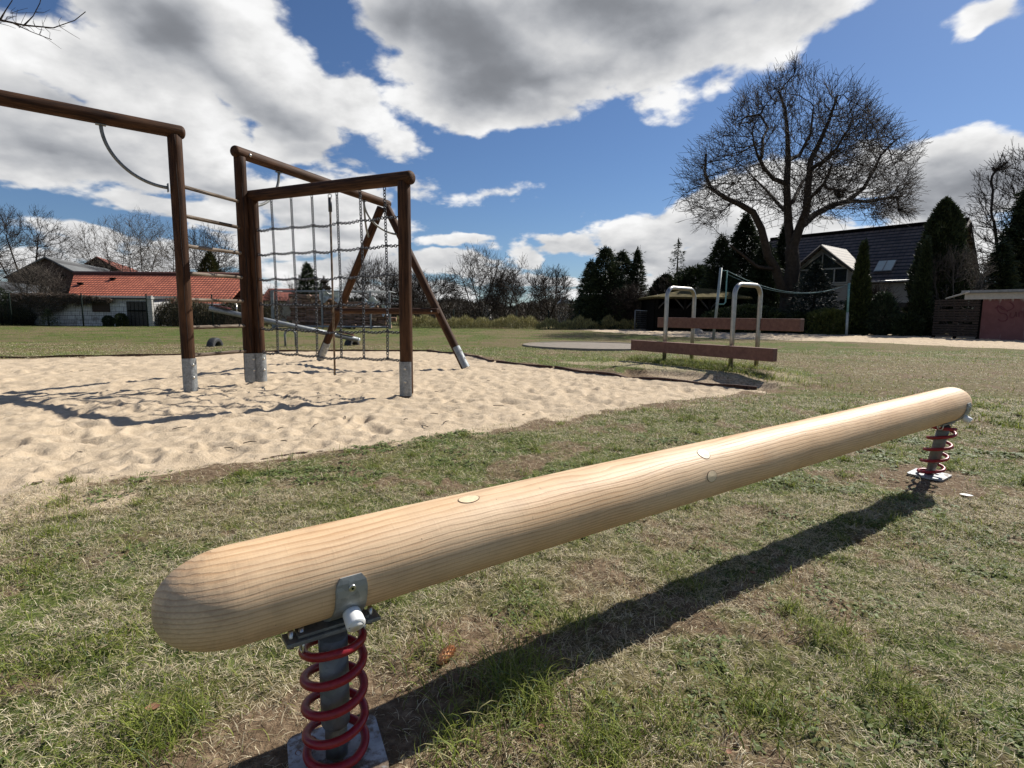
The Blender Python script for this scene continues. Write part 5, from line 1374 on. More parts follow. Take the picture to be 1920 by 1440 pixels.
# ------------------------------------------------------------------ caged woodpile
def woodpile():
    Y0 = 33.; x0 = atY(520, 620, Y0)[0]; x1 = atY(728, 620, Y0)[0]
    r = np.random.default_rng(12); k = 0
    protos = []
    for v in range(4):
        L = [.95, 1.1, .9, .28][v]; n_ = 9; V = []; F_ = []
        for i in range(5):
            for j in range(n_):
                a = 2*math.pi*j/n_; rr = .13*(1+.18*math.sin(3*a+v)+.08*math.sin(5*a+i)); rr *= (.72 if (v == 1 and math.sin(a) > .3) else 1)
                V.append((L*(i/4-.5), rr*math.cos(a), rr*math.sin(a)))
        for i in range(4):
            for j in range(n_): F_.append((i*n_+j, i*n_+(j+1) % n_, (i+1)*n_+(j+1) % n_, (i+1)*n_+j))
        F_ += [tuple(range(n_)), tuple(reversed(range(4*n_, 5*n_)))]
        me = bpy.data.meshes.new('firewood_log'); me.from_pydata(V, [], F_); me.materials.append(M['firewood']); me.materials.append(M['cutend']); me.update()
        for f in me.polygons[-2:]: f.material_index = 1
        bm = bmesh.new(); bm.from_mesh(me); bmesh.ops.recalc_face_normals(bm, faces=bm.faces[:]); bm.to_mesh(me); bm.free()
        protos.append(me)
    top = lambda x: 1.75+.28*math.sin((x-x0)*.9)-.5*max(0, (x-x0-4.6)/2.2)
    x = x0+.45
    for row in range(9):
        z = .16+row*.215; x = x0+.4+r.uniform(0, .3)
        if row in (0,): pass
        while x < x1-.35:
            v = r.integers(0, 4); L = [.95, 1.1, .9, .28][v]
            if z < top(x)+r.uniform(-.1, .1):
                o = bpy.data.objects.new('firewood_log', protos[v]); COL.objects.link(o); o.location = (x+L/2 if v < 3 else x+.14, Y0+.45+r.uniform(-.12, .12), z+r.uniform(-.02, .02)); o.rotation_euler = (r.uniform(0, 6), r.uniform(-.05, .05), r.uniform(-.08, .08) if v < 3 else math.pi/2+r.uniform(-.2, .2))
                tag(o, 'rough dark log in the caged firewood stack', 'log', 'logs stacked behind the steel cage'); k += 1
            x += (L if v < 3 else .29)+.02
    # second layer behind as loose higher logs
    # tarpaulin scraps hanging on the top
    def cloth(c, w, h, seed, label):
        n_ = 14; V = []; F_ = []
        for i in range(n_+1):
            for j in range(n_+1):
                u_, v_ = i/n_-.5, j/n_-.5; V.append(Vector((u_*w, -.15-.4*abs(v_)+.16*math.sin(7*u_+seed)*math.cos(5*v_), v_*h+.14*math.sin(9*u_+seed*2+3*v_)-.25*u_*w*.2))+Vector(c))
        V += [v+Vector((0, .01, -.008)) for v in V]; m_ = n_+1; tot = m_*m_
        for i in range(n_):
            for j in range(n_): a = i*m_+j; F_ += [(a, a+m_, a+m_+1, a+1), (tot+a, tot+a+1, tot+a+m_+1, tot+a+m_)]
        mb = MB(); mb.add(V, F_, False); tag(mb.build('tarpaulin', M['tarp'], None, origin=c), label, 'tarpaulin', 'tarpaulin scraps on the woodpile')
    cloth(atY(622, 556, Y0+.3), 1.3, .5, 1.3, 'crumpled grey-green tarpaulin on top of the middle of the woodpile'); cloth(atY(700, 566, Y0), .9, .35, 2.9, 'torn white tarpaulin scrap at the right end of the woodpile'); cloth(atY(724, 580, Y0-.05), .35, .6, 4.1, 'small white sheet draped down the last logs at the right')
    # cage
    t = empty('wire_cage', (x0, Y0, 0), 'galvanised steel cage round the stacked firewood behind the seesaw', 'cage')
    h = atY(520, 545, Y0)[2]; h2 = atY(735, 552, Y0)[2]; pts = [x0-.15, x0+2.75, x0+5.6, x1+.15]
    for i, X_ in enumerate(pts):
        mb = MB(); mb.box((X_, Y0-.15, h/2), (.16 if i == 0 else .10, .1, h)); mb.build('cage_post', M['gutter'], t)
    mb = MB(); mb.tube([(pts[0], Y0-.15, h), (pts[-1], Y0-.15, h)], .035, 6); mb.tube([(pts[0], Y0+1.3, h), (pts[-1], Y0+1.3, h)], .03, 6); mb.tube([(pts[0], Y0-.15, .12), (pts[-1], Y0-.15, .12)], .06, 6); mb.tube([(pts[0], Y0-.15, h), (pts[0], Y0+1.3, h)], .03, 6); mb.tube([(pts[-1], Y0-.15, h), (pts[-1], Y0+1.3, h)], .03, 6); mb.build('cage_rails', M['shoe'], t)
    mb = MB(); X_ = pts[0]
    while X_ < pts[-1]: mb.tube([(X_, Y0-.17, .1), (X_, Y0-.17, h)], .0045, 3, cap=False); X_ += .24
    for i in range(8): z = .12+(h-.12)*i/7; mb.tube([(pts[0], Y0-.17, z), (pts[-1], Y0-.17, z)], .0035, 3, cap=False)
    mb.build('wire_mesh', M['galv_dark'], t)
woodpile()

# ------------------------------------------------------------------ bare trees (space colonisation)
def grow(nodes, parent, attr, D, di, dk, iters, r, trop=(0, 0, .12), jit=.25):
    nodes = [np.array(n, float) for n in nodes]; parent = list(parent); P = np.array(nodes); act = np.ones(len(attr), bool)
    nd_ = np.full(len(attr), 1e9); ni = np.zeros(len(attr), int); new = P; base = 0
    for it in range(iters):
        if len(new):
            for s0 in range(0, len(new), 256):
                ch = new[s0:s0+256]; ia = np.where(act)[0]
                if len(ia) == 0: break
                d = np.linalg.norm(attr[ia][:, None, :]-ch[None], axis=2); j = d.argmin(1); dm = d[np.arange(len(ia)), j]
                b_ = dm < nd_[ia]; nd_[ia[b_]] = dm[b_]; ni[ia[b_]] = base+s0+j[b_]
            act &= nd_ > dk
        ia = np.where(act & (nd_ < di))[0]
        if len(ia) == 0: break
        Pn = np.array(nodes); v = attr[ia]-Pn[ni[ia]]; v /= np.linalg.norm(v, axis=1)[:, None]+1e-9
        acc = {}
        for k, vv in zip(ni[ia], v): acc[k] = acc.get(k, 0)+vv
        base = len(nodes); nw_ = []
        for k, vv in acc.items():
            vv = vv/(np.linalg.norm(vv)+1e-9)+np.array(trop)+r.normal(0, jit, 3); vv /= np.linalg.norm(vv); nw_.append(nodes[k]+vv*D); parent.append(k)
        nodes += nw_; new = np.array(nw_)
        if len(nodes) > 40000: break
    return np.array(nodes), np.array(parent)
def tree_mesh(nodes, parent, rtip, expo, rmax, twigs, r, tl=.45, hint=None, centre=None):
    n = len(nodes); w = np.zeros(n); haschild = np.zeros(n, bool); haschild[parent[parent >= 0]] = True
    w[~haschild] = rtip**expo
    for i in range(n-1, 0, -1): 
        if parent[i] >= 0: w[parent[i]] += w[i]
    rad = np.minimum(w**(1/expo), rmax)
    if hint is not None: 
        m_ = len(hint); rad[:m_] = np.maximum(rad[:m_], hint)
    E0 = []; 
    idx = np.where(parent >= 0)[0]; A_ = nodes[parent[idx]]; B_ = nodes[idx]; rb = rad[idx]; ra = np.minimum(rad[parent[idx]], rb*1.6+.002)
    # twigs
    cand = np.where(rad < rtip*3.2)[0]
    tA = []; tB = []; 
    for rep in range(twigs):
        c = cand[r.random(len(cand)) < .85]; p = nodes[c]; pd = p-nodes[np.maximum(parent[c], 0)]; pd /= np.linalg.norm(pd, axis=1)[:, None]+1e-9
        d = pd*.6+r.normal(0, .42, p.shape)+np.array([0, 0, .22])
        if centre is not None: o_ = p-np.array(centre); o_ /= np.linalg.norm(o_, axis=1)[:, None]+1e-9; d = d+o_*.65
        d /= np.linalg.norm(d, axis=1)[:, None]; L = tl*r.uniform(.4, 1.5, len(c))[:, None]
        m1 = p+d*L*.5; d2 = d+r.normal(0, .35, p.shape); d2 /= np.linalg.norm(d2, axis=1)[:, None]; m2 = m1+d2*L*.5; q1 = m1+(d+r.normal(0, .6, p.shape))*L*.35; tA += [p, m1, m1]; tB += [m1, m2, q1]
    if tA:
        tA = np.concatenate(tA); tB = np.concatenate(tB); A_ = np.concatenate([A_, tA]); B_ = np.concatenate([B_, tB]); rb = np.concatenate([rb, np.full(len(tA), rtip*.7)]); ra = np.concatenate([ra, np.full(len(tA), rtip*.85)])
    Vs = []; Qs = []; off_ = 0
    for lo, hi, k in ((0, .05, 3), (.05, .12, 5), (.12, 99, 9)):
        s = (rb >= lo) & (rb < hi)
        if not s.any(): continue
        a, b_, r0, r1 = A_[s], B_[s], ra[s], rb[s]; d = b_-a; L = np.linalg.norm(d, axis=1)[:, None]+1e-9; d = d/L; b_ = b_+d*np.minimum(r1[:, None]*.5, .05)
        ref = np.where(np.abs(d[:, 2:3]) < .9, np.array([[0, 0, 1.]]), np.array([[1., 0, 0]])); u_ = np.cross(d, ref); u_ /= np.linalg.norm(u_, axis=1)[:, None]; v_ = np.cross(d, u_)
        an = 2*np.pi*np.arange(k)/k; ring = u_[:, None]*np.cos(an)[None, :, None]+v_[:, None]*np.sin(an)[None, :, None]
        V = np.concatenate([a[:, None]+ring*r0[:, None, None], b_[:, None]+ring*r1[:, None, None]], 1); m_ = len(a)
        base = (np.arange(m_)*2*k)[:, None]+off_
        for j in range(k): Qs.append(base+np.array([[j, (j+1) % k, k+(j+1) % k, k+j]]))
        Vs.append(V.reshape(-1, 3)); off_ += m_*2*k
    return np.concatenate(Vs), np.concatenate(Qs), rad
def polyline_nodes(lines, D):
    """lines: list of (parent_line or None, [points]) -> nodes/parents resampled"""
    nodes = []; par = []; ends = []; rads = []
    for (src, pts, r0, r1) in lines:
        pts = [np.array(p, float) for p in pts]
        if src is None: nodes.append(pts[0]); par.append(-1); rads.append(r0); last = 0 if not nodes[:-1] else len(nodes)-1
        else:
            N_ = np.array(nodes); last = int(np.linalg.norm(N_-pts[0], axis=1).argmin())
        tot = sum(np.linalg.norm(pts[i+1]-pts[i]) for i in range(len(pts)-1)); run_ = 0
        for i in range(len(pts)-1):
            L = np.linalg.norm(pts[i+1]-pts[i]); k = max(1, int(round(L/D)))
            for s_ in range(1, k+1):
                f = (run_+L*s_/k)/tot
                nodes.append(pts[i]+(pts[i+1]-pts[i])*s_/k); par.append(last); last = len(nodes)-1; rads.append(r0+(r1-r0)*f)
            run_ += L
    return nodes, par, rads
def make_tree(name, base, lines, attr, D, di, dk, iters, rtip, rmax, twigs, tl, mt, label, cat, group=None, seed=1, expo=2.25, trop=(0, 0, .12), jit=.25, hinted=True):
    r = np.random.default_rng(seed); nodes, par, rads = polyline_nodes(lines, D); nh = len(nodes)
    N_, P_ = grow(nodes, par, attr, D, di, dk, iters, r, trop, jit)
    V, Q_, rad = tree_mesh(N_, P_, rtip, expo, rmax, twigs, r, tl, np.array(rads) if hinted else None, (base[0], base[1], N_[:, 2].max()*.38))
    t = empty(name, base, label, cat, group); o0 = np.array(base)
    # trunk and crown as two parts
    nv = V.shape[0]; qc = V[Q_].mean(1); 
    ztr = lines[0][1][-1][2] if len(lines[0][1]) > 1 else 2
    first = np.array(lines[0][1]); 
    dmin = np.full(len(qc), 1e9)
    for i in range(len(first)-1):
        a = first[i]; e = first[i+1]-a; tt = np.clip(((qc-a)@e)/(e@e), 0, 1); dmin = np.minimum(dmin, np.linalg.norm(qc-a-tt[:, None]*e, axis=1))
    tr_ = dmin < lines[0][2]*1.05
    for nm, msk in (('trunk', tr_), ('branches', ~tr_)):
        qq = Q_[msk]
        if len(qq) == 0: continue
        u_, inv = np.unique(qq, return_inverse=True); me = mesh_np(nm, V[u_]-o0, None, inv.reshape(qq.shape), smooth=True); link(nm, me, mt, t)
    return t
def ell_points(n, c, rad_, r, hollow=.25, fill=None):
    p = r.normal(0, 1, (n, 3)); p /= np.linalg.norm(p, axis=1)[:, None]; s = (hollow**3+(1-hollow**3)*r.random(n))**(1/3); return np.array(c)+p*s[:, None]*np.array(rad_)

# the large walnut in front of the house
def walnut():
    r = np.random.default_rng(5); Y = 32.
    def T(px, py, dy=0): return atY(px, py, Y+dy)
    b0 = T(1474, 618); b0[2] = 0
    lines = [(None, [b0, T(1478, 560), T(1487, 500), T(1484, 470)], .50, .36),
        (0, [T(1478, 560), T(1466, 540, -.3), T(1455, 505, -.6), T(1440, 480, -1), T(1428, 430, -1.4), T(1412, 398, -1.5), T(1385, 382, -1.7), T(1362, 372, -2), T(1332, 352, -2.3), T(1322, 325, -2.4), T(1324, 290, -2.2)], .29, .06),
        (0, [T(1484, 470), T(1478, 420, .3), T(1475, 345, .2), T(1478, 300, .2), T(1476, 240, .4), T(1472, 205, .4), T(1462, 175, .5)], .27, .055),
        (0, [T(1484, 470), T(1498, 430, -.3), T(1512, 395, -.6), T(1515, 350, -.8), T(1520, 300, -1), T(1538, 265, -1.1), T(1555, 225, -1.2), T(1570, 180, -1.2)], .27, .055),
        (0, [T(1502, 425, -.3), T(1528, 402, .2), T(1560, 385, .4), T(1590, 377, .6), T(1620, 352, .8), T(1638, 320, 1), T(1652, 290, 1.2), T(1680, 262, 1.2)], .20, .04),
        (0, [T(1590, 377, .6), T(1625, 378, .3), T(1660, 372, .2), T(1690, 368, 0)], .12, .045),
        (0, [T(1475, 345, .2), T(1450, 335, -.2), T(1432, 315, -.6), T(1420, 290, -1), T(1412, 262, -1.1)], .14, .05),
        (0, [T(1428, 300, -1), T(1430, 260, 0), T(1440, 240, .6), T(1425, 215, 1)], .10, .045),
        (0, [T(1515, 320, -.8), T(1540, 305, -2), T(1568, 280, -2.6), T(1585, 250, -3)], .13, .05),
        (0, [T(1478, 300, .2), T(1500, 290, 1.4), T(1520, 250, 2.4), T(1525, 205, 3)], .125, .05),
        (0, [T(1478, 400, .3), T(1462, 385, 2), T(1440, 360, 3.4), T(1410, 330, 4.4)], .14, .05),
        (0, [T(1500, 415, -.3), T(1520, 370, -2.2), T(1545, 345, -3.8), T(1560, 310, -4.6)], .13, .05),
        (0, [T(1455, 505, -.6), T(1420, 500, -1.5), T(1395, 480, -2.2), T(1370, 460, -2.6)], .12, .05),
        (0, [T(1486, 380, 0), T(1505, 340, 3), T(1530, 320, 5), T(1560, 290, 5.6)], .125, .05)]
    OUT = [(1268, 330), (1278, 292), (1312, 250), (1348, 228), (1372, 182), (1400, 160), (1435, 140), (1475, 116), (1500, 112), (1545, 130), (1600, 146), (1640, 178), (1662, 216), (1700, 240), (1722, 285), (1728, 340), (1718, 398), (1680, 418), (1640, 436), (1600, 420), (1560, 434), (1500, 440), (1450, 420), (1405, 395), (1352, 440), (1305, 452), (1280, 420), (1264, 380)]
    n_ = 60000; qx = r.uniform(1262, 1732, n_); qy = r.uniform(110, 455, n_); dd = dpoly(qx, qy, OUT)
    ok = dd > 16; qx, qy, dd = qx[ok], qy[ok], dd[ok]
    half = 6.0*np.sqrt(np.clip(1-(1-np.clip(dd/150., 0, 1))**2, 0.02, 1)); dyv = r.uniform(-1, 1, len(qx))*half
    P = np.array([T(a_, b_, c_) for a_, b_, c_ in zip(qx, qy, dyv)])
    nz = fbm(P[:, 0]*1.0+P[:, 1]*.3, P[:, 2]+P[:, 1]*.8, .42, 3, 15)
    P = P[(nz > .49) & (r.random(len(P)) < np.clip(1.15-.5*dd/150., .3, 1))]
    P = P[r.permutation(len(P))[:6800]]
    # low drooping twigs
    return make_tree('walnut_tree', tuple(b0), lines, P, .27, 2.8, .38, 90, .0105, .30, 2, .80, M['bark'], 'huge spreading bare tree with twisted limbs in front of the tiled house', 'tree', seed=8, trop=(0, 0, .05), jit=.10, expo=2.2)
walnut()

BT = 0
def bare_tree(px, pyb, Y, pxw, pytop, label, seed, n=1500, mt='bark2', rtip=.009, group='bare trees beyond the field', stems=1, low=.25, tl=.7, squash=.9, name='bare_tree', rmax=.22, twigs=2):
    r = np.random.default_rng(seed); b0 = atY(px, pyb, Y); b0[2] = -.3; top = atY(px, pytop, Y)[2]; hw = pxw/FPX*Y/2; cz = top*(.5+low/2); rz_ = top*(1-low)/2
    lines = [(None, [b0, b0+np.array([r.normal(0, .1), 0, top*low*.9])], .11*top/8, .085*top/8)]
    tip = lines[0][1][-1]
    for k in range(stems+3):
        a = r.uniform(0, 6.28); s_ = .35+.4*r.random(); e = b0+np.array([math.cos(a)*hw*s_, math.sin(a)*hw*s_, top*(.55+.25*r.random())])
        mid = tip*.5+e*.5+np.array([r.normal(0, .25), r.normal(0, .25), -.1*top*s_]); lines.append((0, [tip, mid, e], .06*top/8, .016*top/8))
    P = ell_points(int(n*.8), (b0[0], b0[1], cz), (hw, hw*squash, rz_), r); nz = fbm(P[:, 0], P[:, 2]+P[:, 1], .7, 3, seed); P = P[nz > .44]
    D = top/34
    return make_tree(name, tuple(b0), lines, P, D, D*9, D*1.25, 60, rtip, rmax, twigs, tl, M[mt], label, 'tree', group, seed=seed, trop=(0, 0, .22), jit=.13, expo=2.4)
g_l = 'bare trees behind the red roof'
bare_tree(45, 600, 52, 190, 388, 'tall bare tree at the left picture edge behind the dark gabled barn', 21, 3000, 'barkd', .0105, g_l, 3)
bare_tree(-70, 600, 50, 220, 370, 'bare tree cut by the left picture edge', 22, 1600, 'barkd', .0105, g_l, 2)
bare_tree(215, 600, 58, 130, 412, 'bare tree rising behind the small red gable', 23, 2300, 'bark2', .0085, g_l, 3)
bare_tree(268, 600, 56, 120, 398, 'bare tree behind the middle of the red barn roof', 24, 2400, 'bark2', .0085, g_l, 3)
bare_tree(318, 600, 60, 110, 425, 'bare tree just left of the tallest front post', 25, 1700, 'bark2', .0085, g_l, 2)
bare_tree(395, 600, 52, 120, 428, 'bare twiggy tree seen between the ladder rungs', 26, 2200, 'barkd', .010, g_l, 3)
bare_tree(75, 612, 38, 90, 505, 'thin young bare tree with greenish stems before the dark barn', 27, 900, 'bark2', .008, 'young bare trees and bushes', 5, .1)
bare_tree(905, 612, 42, 125, 472, 'slender upright bare tree, tallest in the middle distance', 31, 1700, 'barkd', .009, stems=3, low=.12)
bare_tree(985, 612, 41, 100, 492, 'crooked dark fruit tree forking low behind the wire fence', 32, 1100, 'barkd', .010, stems=2, low=.22)
bare_tree(947, 612, 44, 70, 515, 'small dark fruit tree between the slender tree and the crooked one', 33, 700, 'barkd', .010, stems=1, low=.25)
bare_tree(1030, 612, 45, 70, 505, 'bare fruit tree nearest the dark conifer group', 34, 900, 'barkd', .010, stems=2)
bare_tree(705, 612, 44, 110, 490, 'bare tree above the woodpile, left of the frontmost chain net post', 35, 1200, 'barkd', .009, stems=3, low=.1)
bare_tree(810, 612, 50, 110, 515, 'low bare tree just right of the right-hand leaning frame leg', 36, 1100, 'barkd', .010, stems=3, low=.1)
bare_tree(762, 612, 46, 80, 505, 'bare tree hidden partly by the chain net post', 37, 900, 'barkd', .009, stems=2, low=.15)
bare_tree(540, 612, 48, 70, 535, 'small pale bare tree left of the dark fir seen through the net', 38, 800, 'barkd', .009, stems=2, low=.15)
bare_tree(1895, 612, 34, 190, 275, 'tall bare tree behind the conifers at the right picture edge', 41, 5000, 'barkd', .013, 'bare trees by the house', 3, .3, tl=.7)
bare_tree(1790, 625, 27, 110, 470, 'leafless shrub with arching pale twigs before the house gable', 42, 1300, 'bark2', .008, 'young bare trees and bushes', 6, .05, tl=.5)
bare_tree(1175, 612, 37, 75, 535, 'brown twiggy bush at the foot of the dark conifer group', 43, 1500, 'barkd', .009, 'young bare trees and bushes', 6, .05, tl=.4)
bare_tree(1240, 612, 40, 60, 520, 'bare bush above the gate beside the airy spruce', 44, 900, 'barkd', .009, 'young bare trees and bushes', 5, .1, tl=.4)
bare_tree(1640, 622, 29, 60, 540, 'low leafless bush beneath the skylight of the house', 45, 700, 'barkd', .010, 'young bare trees and bushes', 5, .05, tl=.4)

# branch hanging in at the top left, from a tree standing outside the frame
def overhang():
    r = np.random.default_rng(77); b0 = np.array([-9.5, 5.2, 0.]); Y = 5.4
    def T(px, py, dy=0): return atY(px, py, Y+dy)
    lines = [(None, [b0, (-9.4, 5.25, 2.), (-9.2, 5.3, 4.2), (-9.0, 5.3, 5.6)], .22, .13),
        (0, [(-9.2, 5.3, 4.2), (-8.0, 5.4, 4.3), tuple(T(-180, 20)), tuple(T(0, 37)), tuple(T(45, 47)), tuple(T(100, 52, -.1)), tuple(T(140, 38, -.2)), tuple(T(160, 22, -.2))], .05, .0022),
        (0, [tuple(T(0, 37)), tuple(T(10, 20)), tuple(T(22, 2)), tuple(T(30, -20))], .006, .003), (0, [tuple(T(45, 47)), tuple(T(62, 30)), tuple(T(75, 5)), tuple(T(82, -20))], .005, .0025),
        (0, [tuple(T(22, 42)), tuple(T(60, 60, .1)), tuple(T(96, 74, .1))], .004, .002), (0, [tuple(T(-40, 25)), tuple(T(-20, -10)), tuple(T(10, -40))], .01, .004),
        (0, [(-9.0, 5.3, 5.6), (-8.6, 4.6, 6.6), (-8.2, 4.0, 7.4)], .08, .03), (0, [(-9.0, 5.3, 5.6), (-9.6, 6.2, 6.8), (-9.9, 6.8, 7.6)], .08, .03)]
    P = ell_points(500, (-9.3, 5.2, 6.8), (1.7, 1.8, 1.5), r)
    nodes, par, rads = polyline_nodes(lines, .12); N_, P_ = grow(nodes, par, P, .16, 1.0, .2, 40, r, jit=.2)
    V, Q_, rad = tree_mesh(N_, P_, .004, 2.2, .1, 0, r, .1, np.array(rads))
    ex = []   # fine twigs on the visible spray
    A_, B_ = [], []
    for (px, py) in ((10, 38), (30, 44), (50, 48), (66, 50), (84, 52), (20, 25), (66, 22), (112, 50), (74, 64), (0, 44), (36, 52)):
        p = np.array(T(px, py)); 
        for k in range(3):
            d = np.array([r.normal(.25, .5), r.normal(0, .3), r.normal(.1, .5)]); d /= np.linalg.norm(d); A_.append(p); B_.append(p+d*r.uniform(.06, .22))
    mb = MB()
    for a, b_ in zip(A_, B_): mb.tube([a, (a+b_)/2+r.normal(0, .008, 3), b_], [.0022, .0018, .0012], 4)
    t = empty('overhanging_tree', tuple(b0), 'bare tree outside the frame whose thin twigs hang in at the top left corner', 'tree')
    me = mesh_np('branches', V-b0, None, Q_, smooth=True); link('branches', me, M['barkd'], t); mb.build('twigs', M['barkd'], t)
overhang()

# ------------------------------------------------------------------ conifers and evergreens
def leafcloud(P, dirv_, size, r, cols, asp=.32):
    n = len(P); d = dirv_+r.normal(0, .35, (n, 3)); d /= np.linalg.norm(d, axis=1)[:, None]+1e-9; q_ = r.normal(0, 1, (n, 3)); s = np.cross(d, q_); s /= np.linalg.norm(s, axis=1)[:, None]+1e-9
    L = (size*r.uniform(.6, 1.4, n))[:, None]; V = np.stack([P-s*L*asp*.5, P+s*L*asp*.5, P+d*L+s*L*.05, ], 1).reshape(-1, 3); T = np.arange(n*3).reshape(n, 3)
    t = r.random(n)[:, None]; c = np.array(cols[0])*(1-t)+np.array(cols[1])*t
    return V, T, np.repeat(c, 3, 0)
DK = ((.010, .017, .007), (.050, .066, .025)); TH = ((.014, .022, .007), (.055, .07, .02)); BL = ((.010, .015, .012), (.03, .04, .03)); YG = ((.03, .045, .012), (.12, .13, .035))
def conifer(px, pyb, Y, pxw, pytop, label, seed, dens=1., cols=DK, name='conifer', group='dark conifers', whorl=.34, size=.17, exp_=.9, z0=.05, droop=-.25, cat='tree', gap=0., lean=0.):
    r = np.random.default_rng(seed); b0 = atY(px, pyb, Y); b0[2] = 0; top = atY(px, pytop, Y)[2]; hw = pxw/FPX*Y/2
    t = empty(name, tuple(b0), label, cat, group)
    mb = MB(); mb.tube([b0-np.array([0, 0, .2]), b0+np.array([lean*.5, 0, top*.5]), b0+np.array([lean, 0, top*.99])], [.02*top+.03, .012*top+.02, .01], 7); mb.build('trunk', M['barkd'], t)
    Ps = []; Ds = []
    nwh = int(top*(1-z0)/whorl)
    for w in range(nwh):
        f = z0+(1-z0)*(w+r.random()*.7)/nwh; nb = int(r.integers(5, 9)*(1 if f < .8 else .8)); a0 = r.uniform(0, 6.28)
        for k in range(nb):
            if r.random() < gap: continue
            a = a0+2*math.pi*k/nb+r.normal(0, .2); L = hw*(1-f)**exp_*r.uniform(.62, 1.12)+.10; m_ = max(5, int(L/.032*dens)); s = np.sort(r.random(m_))**.8
            x = s*L; zc = f*top+droop*x+.22*x*x/max(L, .3)*.9; P = np.stack([np.cos(a)*x+lean*f, np.sin(a)*x, zc], 1)+r.normal(0, .055+.03*hw/2, (m_, 3))
            Ps.append(P+b0); Ds.append(np.tile([math.cos(a), math.sin(a), -.15], (m_, 1)))
    ni_ = int(2600*dens*(hw/1.4)*(top/5.)) if gap == 0 else 500; f = z0+(1-z0)*r.random(ni_)**1.15; a = r.uniform(0, 6.28, ni_); rr_ = (hw*(1-f)**exp_*(.62+.5*vnoise(a*2.2+seed, f*top*1.6, seed)))*np.sqrt(r.random(ni_))
    Ps.append(b0+np.stack([np.cos(a)*rr_+lean*f, np.sin(a)*rr_, f*top*.97-.1*rr_], 1)); Ds.append(np.stack([np.cos(a), np.sin(a), np.full(ni_, .2)], 1))
    m_ = 30; s = r.random(m_); Ps.append(b0+np.stack([r.normal(0, .04, m_)+lean, r.normal(0, .04, m_), top*(.9+.1*s)], 1)); Ds.append(np.tile([0, 0, 1.], (m_, 1)))
    P = np.concatenate(Ps); V, T, c = leafcloud(P, np.concatenate(Ds), size, r, cols)
    P2 = P+r.normal(0, .05, P.shape); V2, T2, c2 = leafcloud(P2, np.concatenate(Ds), size*.8, r, cols)
    V = np.concatenate([V, V2]); T = np.concatenate([T, T2+len(T)*3]); c = np.concatenate([c, c2])
    link('crown', mesh_np('crown', V-b0, T, None, c), M['leaf'], t)
    return t
def bush(px, pyb, Y, pxw, pytop, label, seed, n=9000, cols=TH, name='evergreen_shrub', group=None, cat='shrub', shape='col', size=.14, zb=0., up_=.5, trunk=True):
    r = np.random.default_rng(seed); b0 = atY(px, pyb, Y); b0[2] = 0; top = atY(px, pytop, Y)[2]; hw = pxw/FPX*Y/2
    t = empty(name, tuple(b0), label, cat, group)
    f = r.random(n); a = r.uniform(0, 6.28, n)
    if shape == 'col': prof = np.minimum(1, (f+.06)*4)*np.sqrt(np.clip(1-f**2.6, 0, 1))
    elif shape == 'cone': prof = np.minimum(1, (f+.1)*5)*(1-f)**.75+.03
    else: prof = np.sqrt(np.clip(1-(2*f-1)**2, 0, 1)); prof = np.where(f < .35, np.maximum(prof, .8), prof)
    lump_ = .72+.55*fbm(a*2.2+seed, f*top*1.3, 1., 3, seed)*1.
    rr_ = hw*prof*lump_*(r.random(n)**.33)
    P = b0+np.stack([np.cos(a)*rr_, np.sin(a)*rr_, zb+f*(top-zb)*(.93+.14*vnoise(a*3+seed, f*3, seed))], 1)
    D_ = np.stack([np.cos(a), np.sin(a), np.full(n, up_*2)], 1); V, T, c = leafcloud(P, D_, size, r, cols, .5)
    link('foliage', mesh_np('foliage', V-b0, T, None, c), M['leaf'], t)
    if trunk: mb = MB(); mb.tube([b0-np.array([0, 0, .2]), b0+np.array([0, 0, top*.8])], [.05+.01*top, .02], 7); mb.build('trunk', M['barkd'], t)
    return t
gc = 'dark conifers behind the fence'
conifer(1132, 612, 38, 124, 462, 'dense dark conifer, tallest of the group left of the shelter', 51, 1.8, group=gc, exp_=.55, z0=.02)
conifer(1106, 612, 39, 84, 488, 'dark conifer on the left flank of the dense group', 52, 1.8, group=gc, exp_=.6, z0=.02)
conifer(1162, 612, 39, 112, 470, 'dark conifer in the middle of the dense group with a ragged top', 53, 1.8, group=gc, exp_=.55, z0=.02)
conifer(1191, 612, 38.5, 74, 465, 'slim pointed conifer at the right of the dense group', 54, 1.3, group=gc, exp_=.85, z0=.02)
conifer(1265, 612, 42, 84, 449, 'airy spruce with see-through tiers above the shelter roof', 55, 1., group=gc, exp_=.8, z0=.25, whorl=.5, gap=.25)
bush(1300, 612, 40, 100, 505, 'wide dark evergreen mass behind the shelter', 56, 16000, DK, 'evergreen_tree', None, 'tree', 'round', .2)
bush(1245, 612, 41, 70, 520, 'dark evergreen bush at the foot of the airy spruce', 57, 9000, DK, 'evergreen_tree', None, 'tree', 'round', .2)
gd = 'spruces behind the walnut tree'
conifer(1388, 615, 37, 165, 398, 'tall dark spruce just left of the big bare tree trunk', 58, 1.9, group=gd, exp_=.7, z0=.03)
conifer(1345, 615, 36, 130, 440, 'dark spruce behind the left net post', 59, 1.7, group=gd, exp_=.7, z0=.02)
conifer(1425, 615, 35, 125, 450, 'dark spruce directly behind the twisted lower limbs', 60, 1.7, group=gd, exp_=.7, z0=.02)
conifer(1458, 618, 36, 80, 420, 'dark spruce hidden by the walnut trunk', 61, 1.4, group=gd, exp_=.8, z0=.02)
conifer(1522, 622, 30.5, 150, 490, 'low spruce with grey-green drooping tiers below the gable window', 62, 1.2, BL, group=gd, exp_=.8, z0=.05)
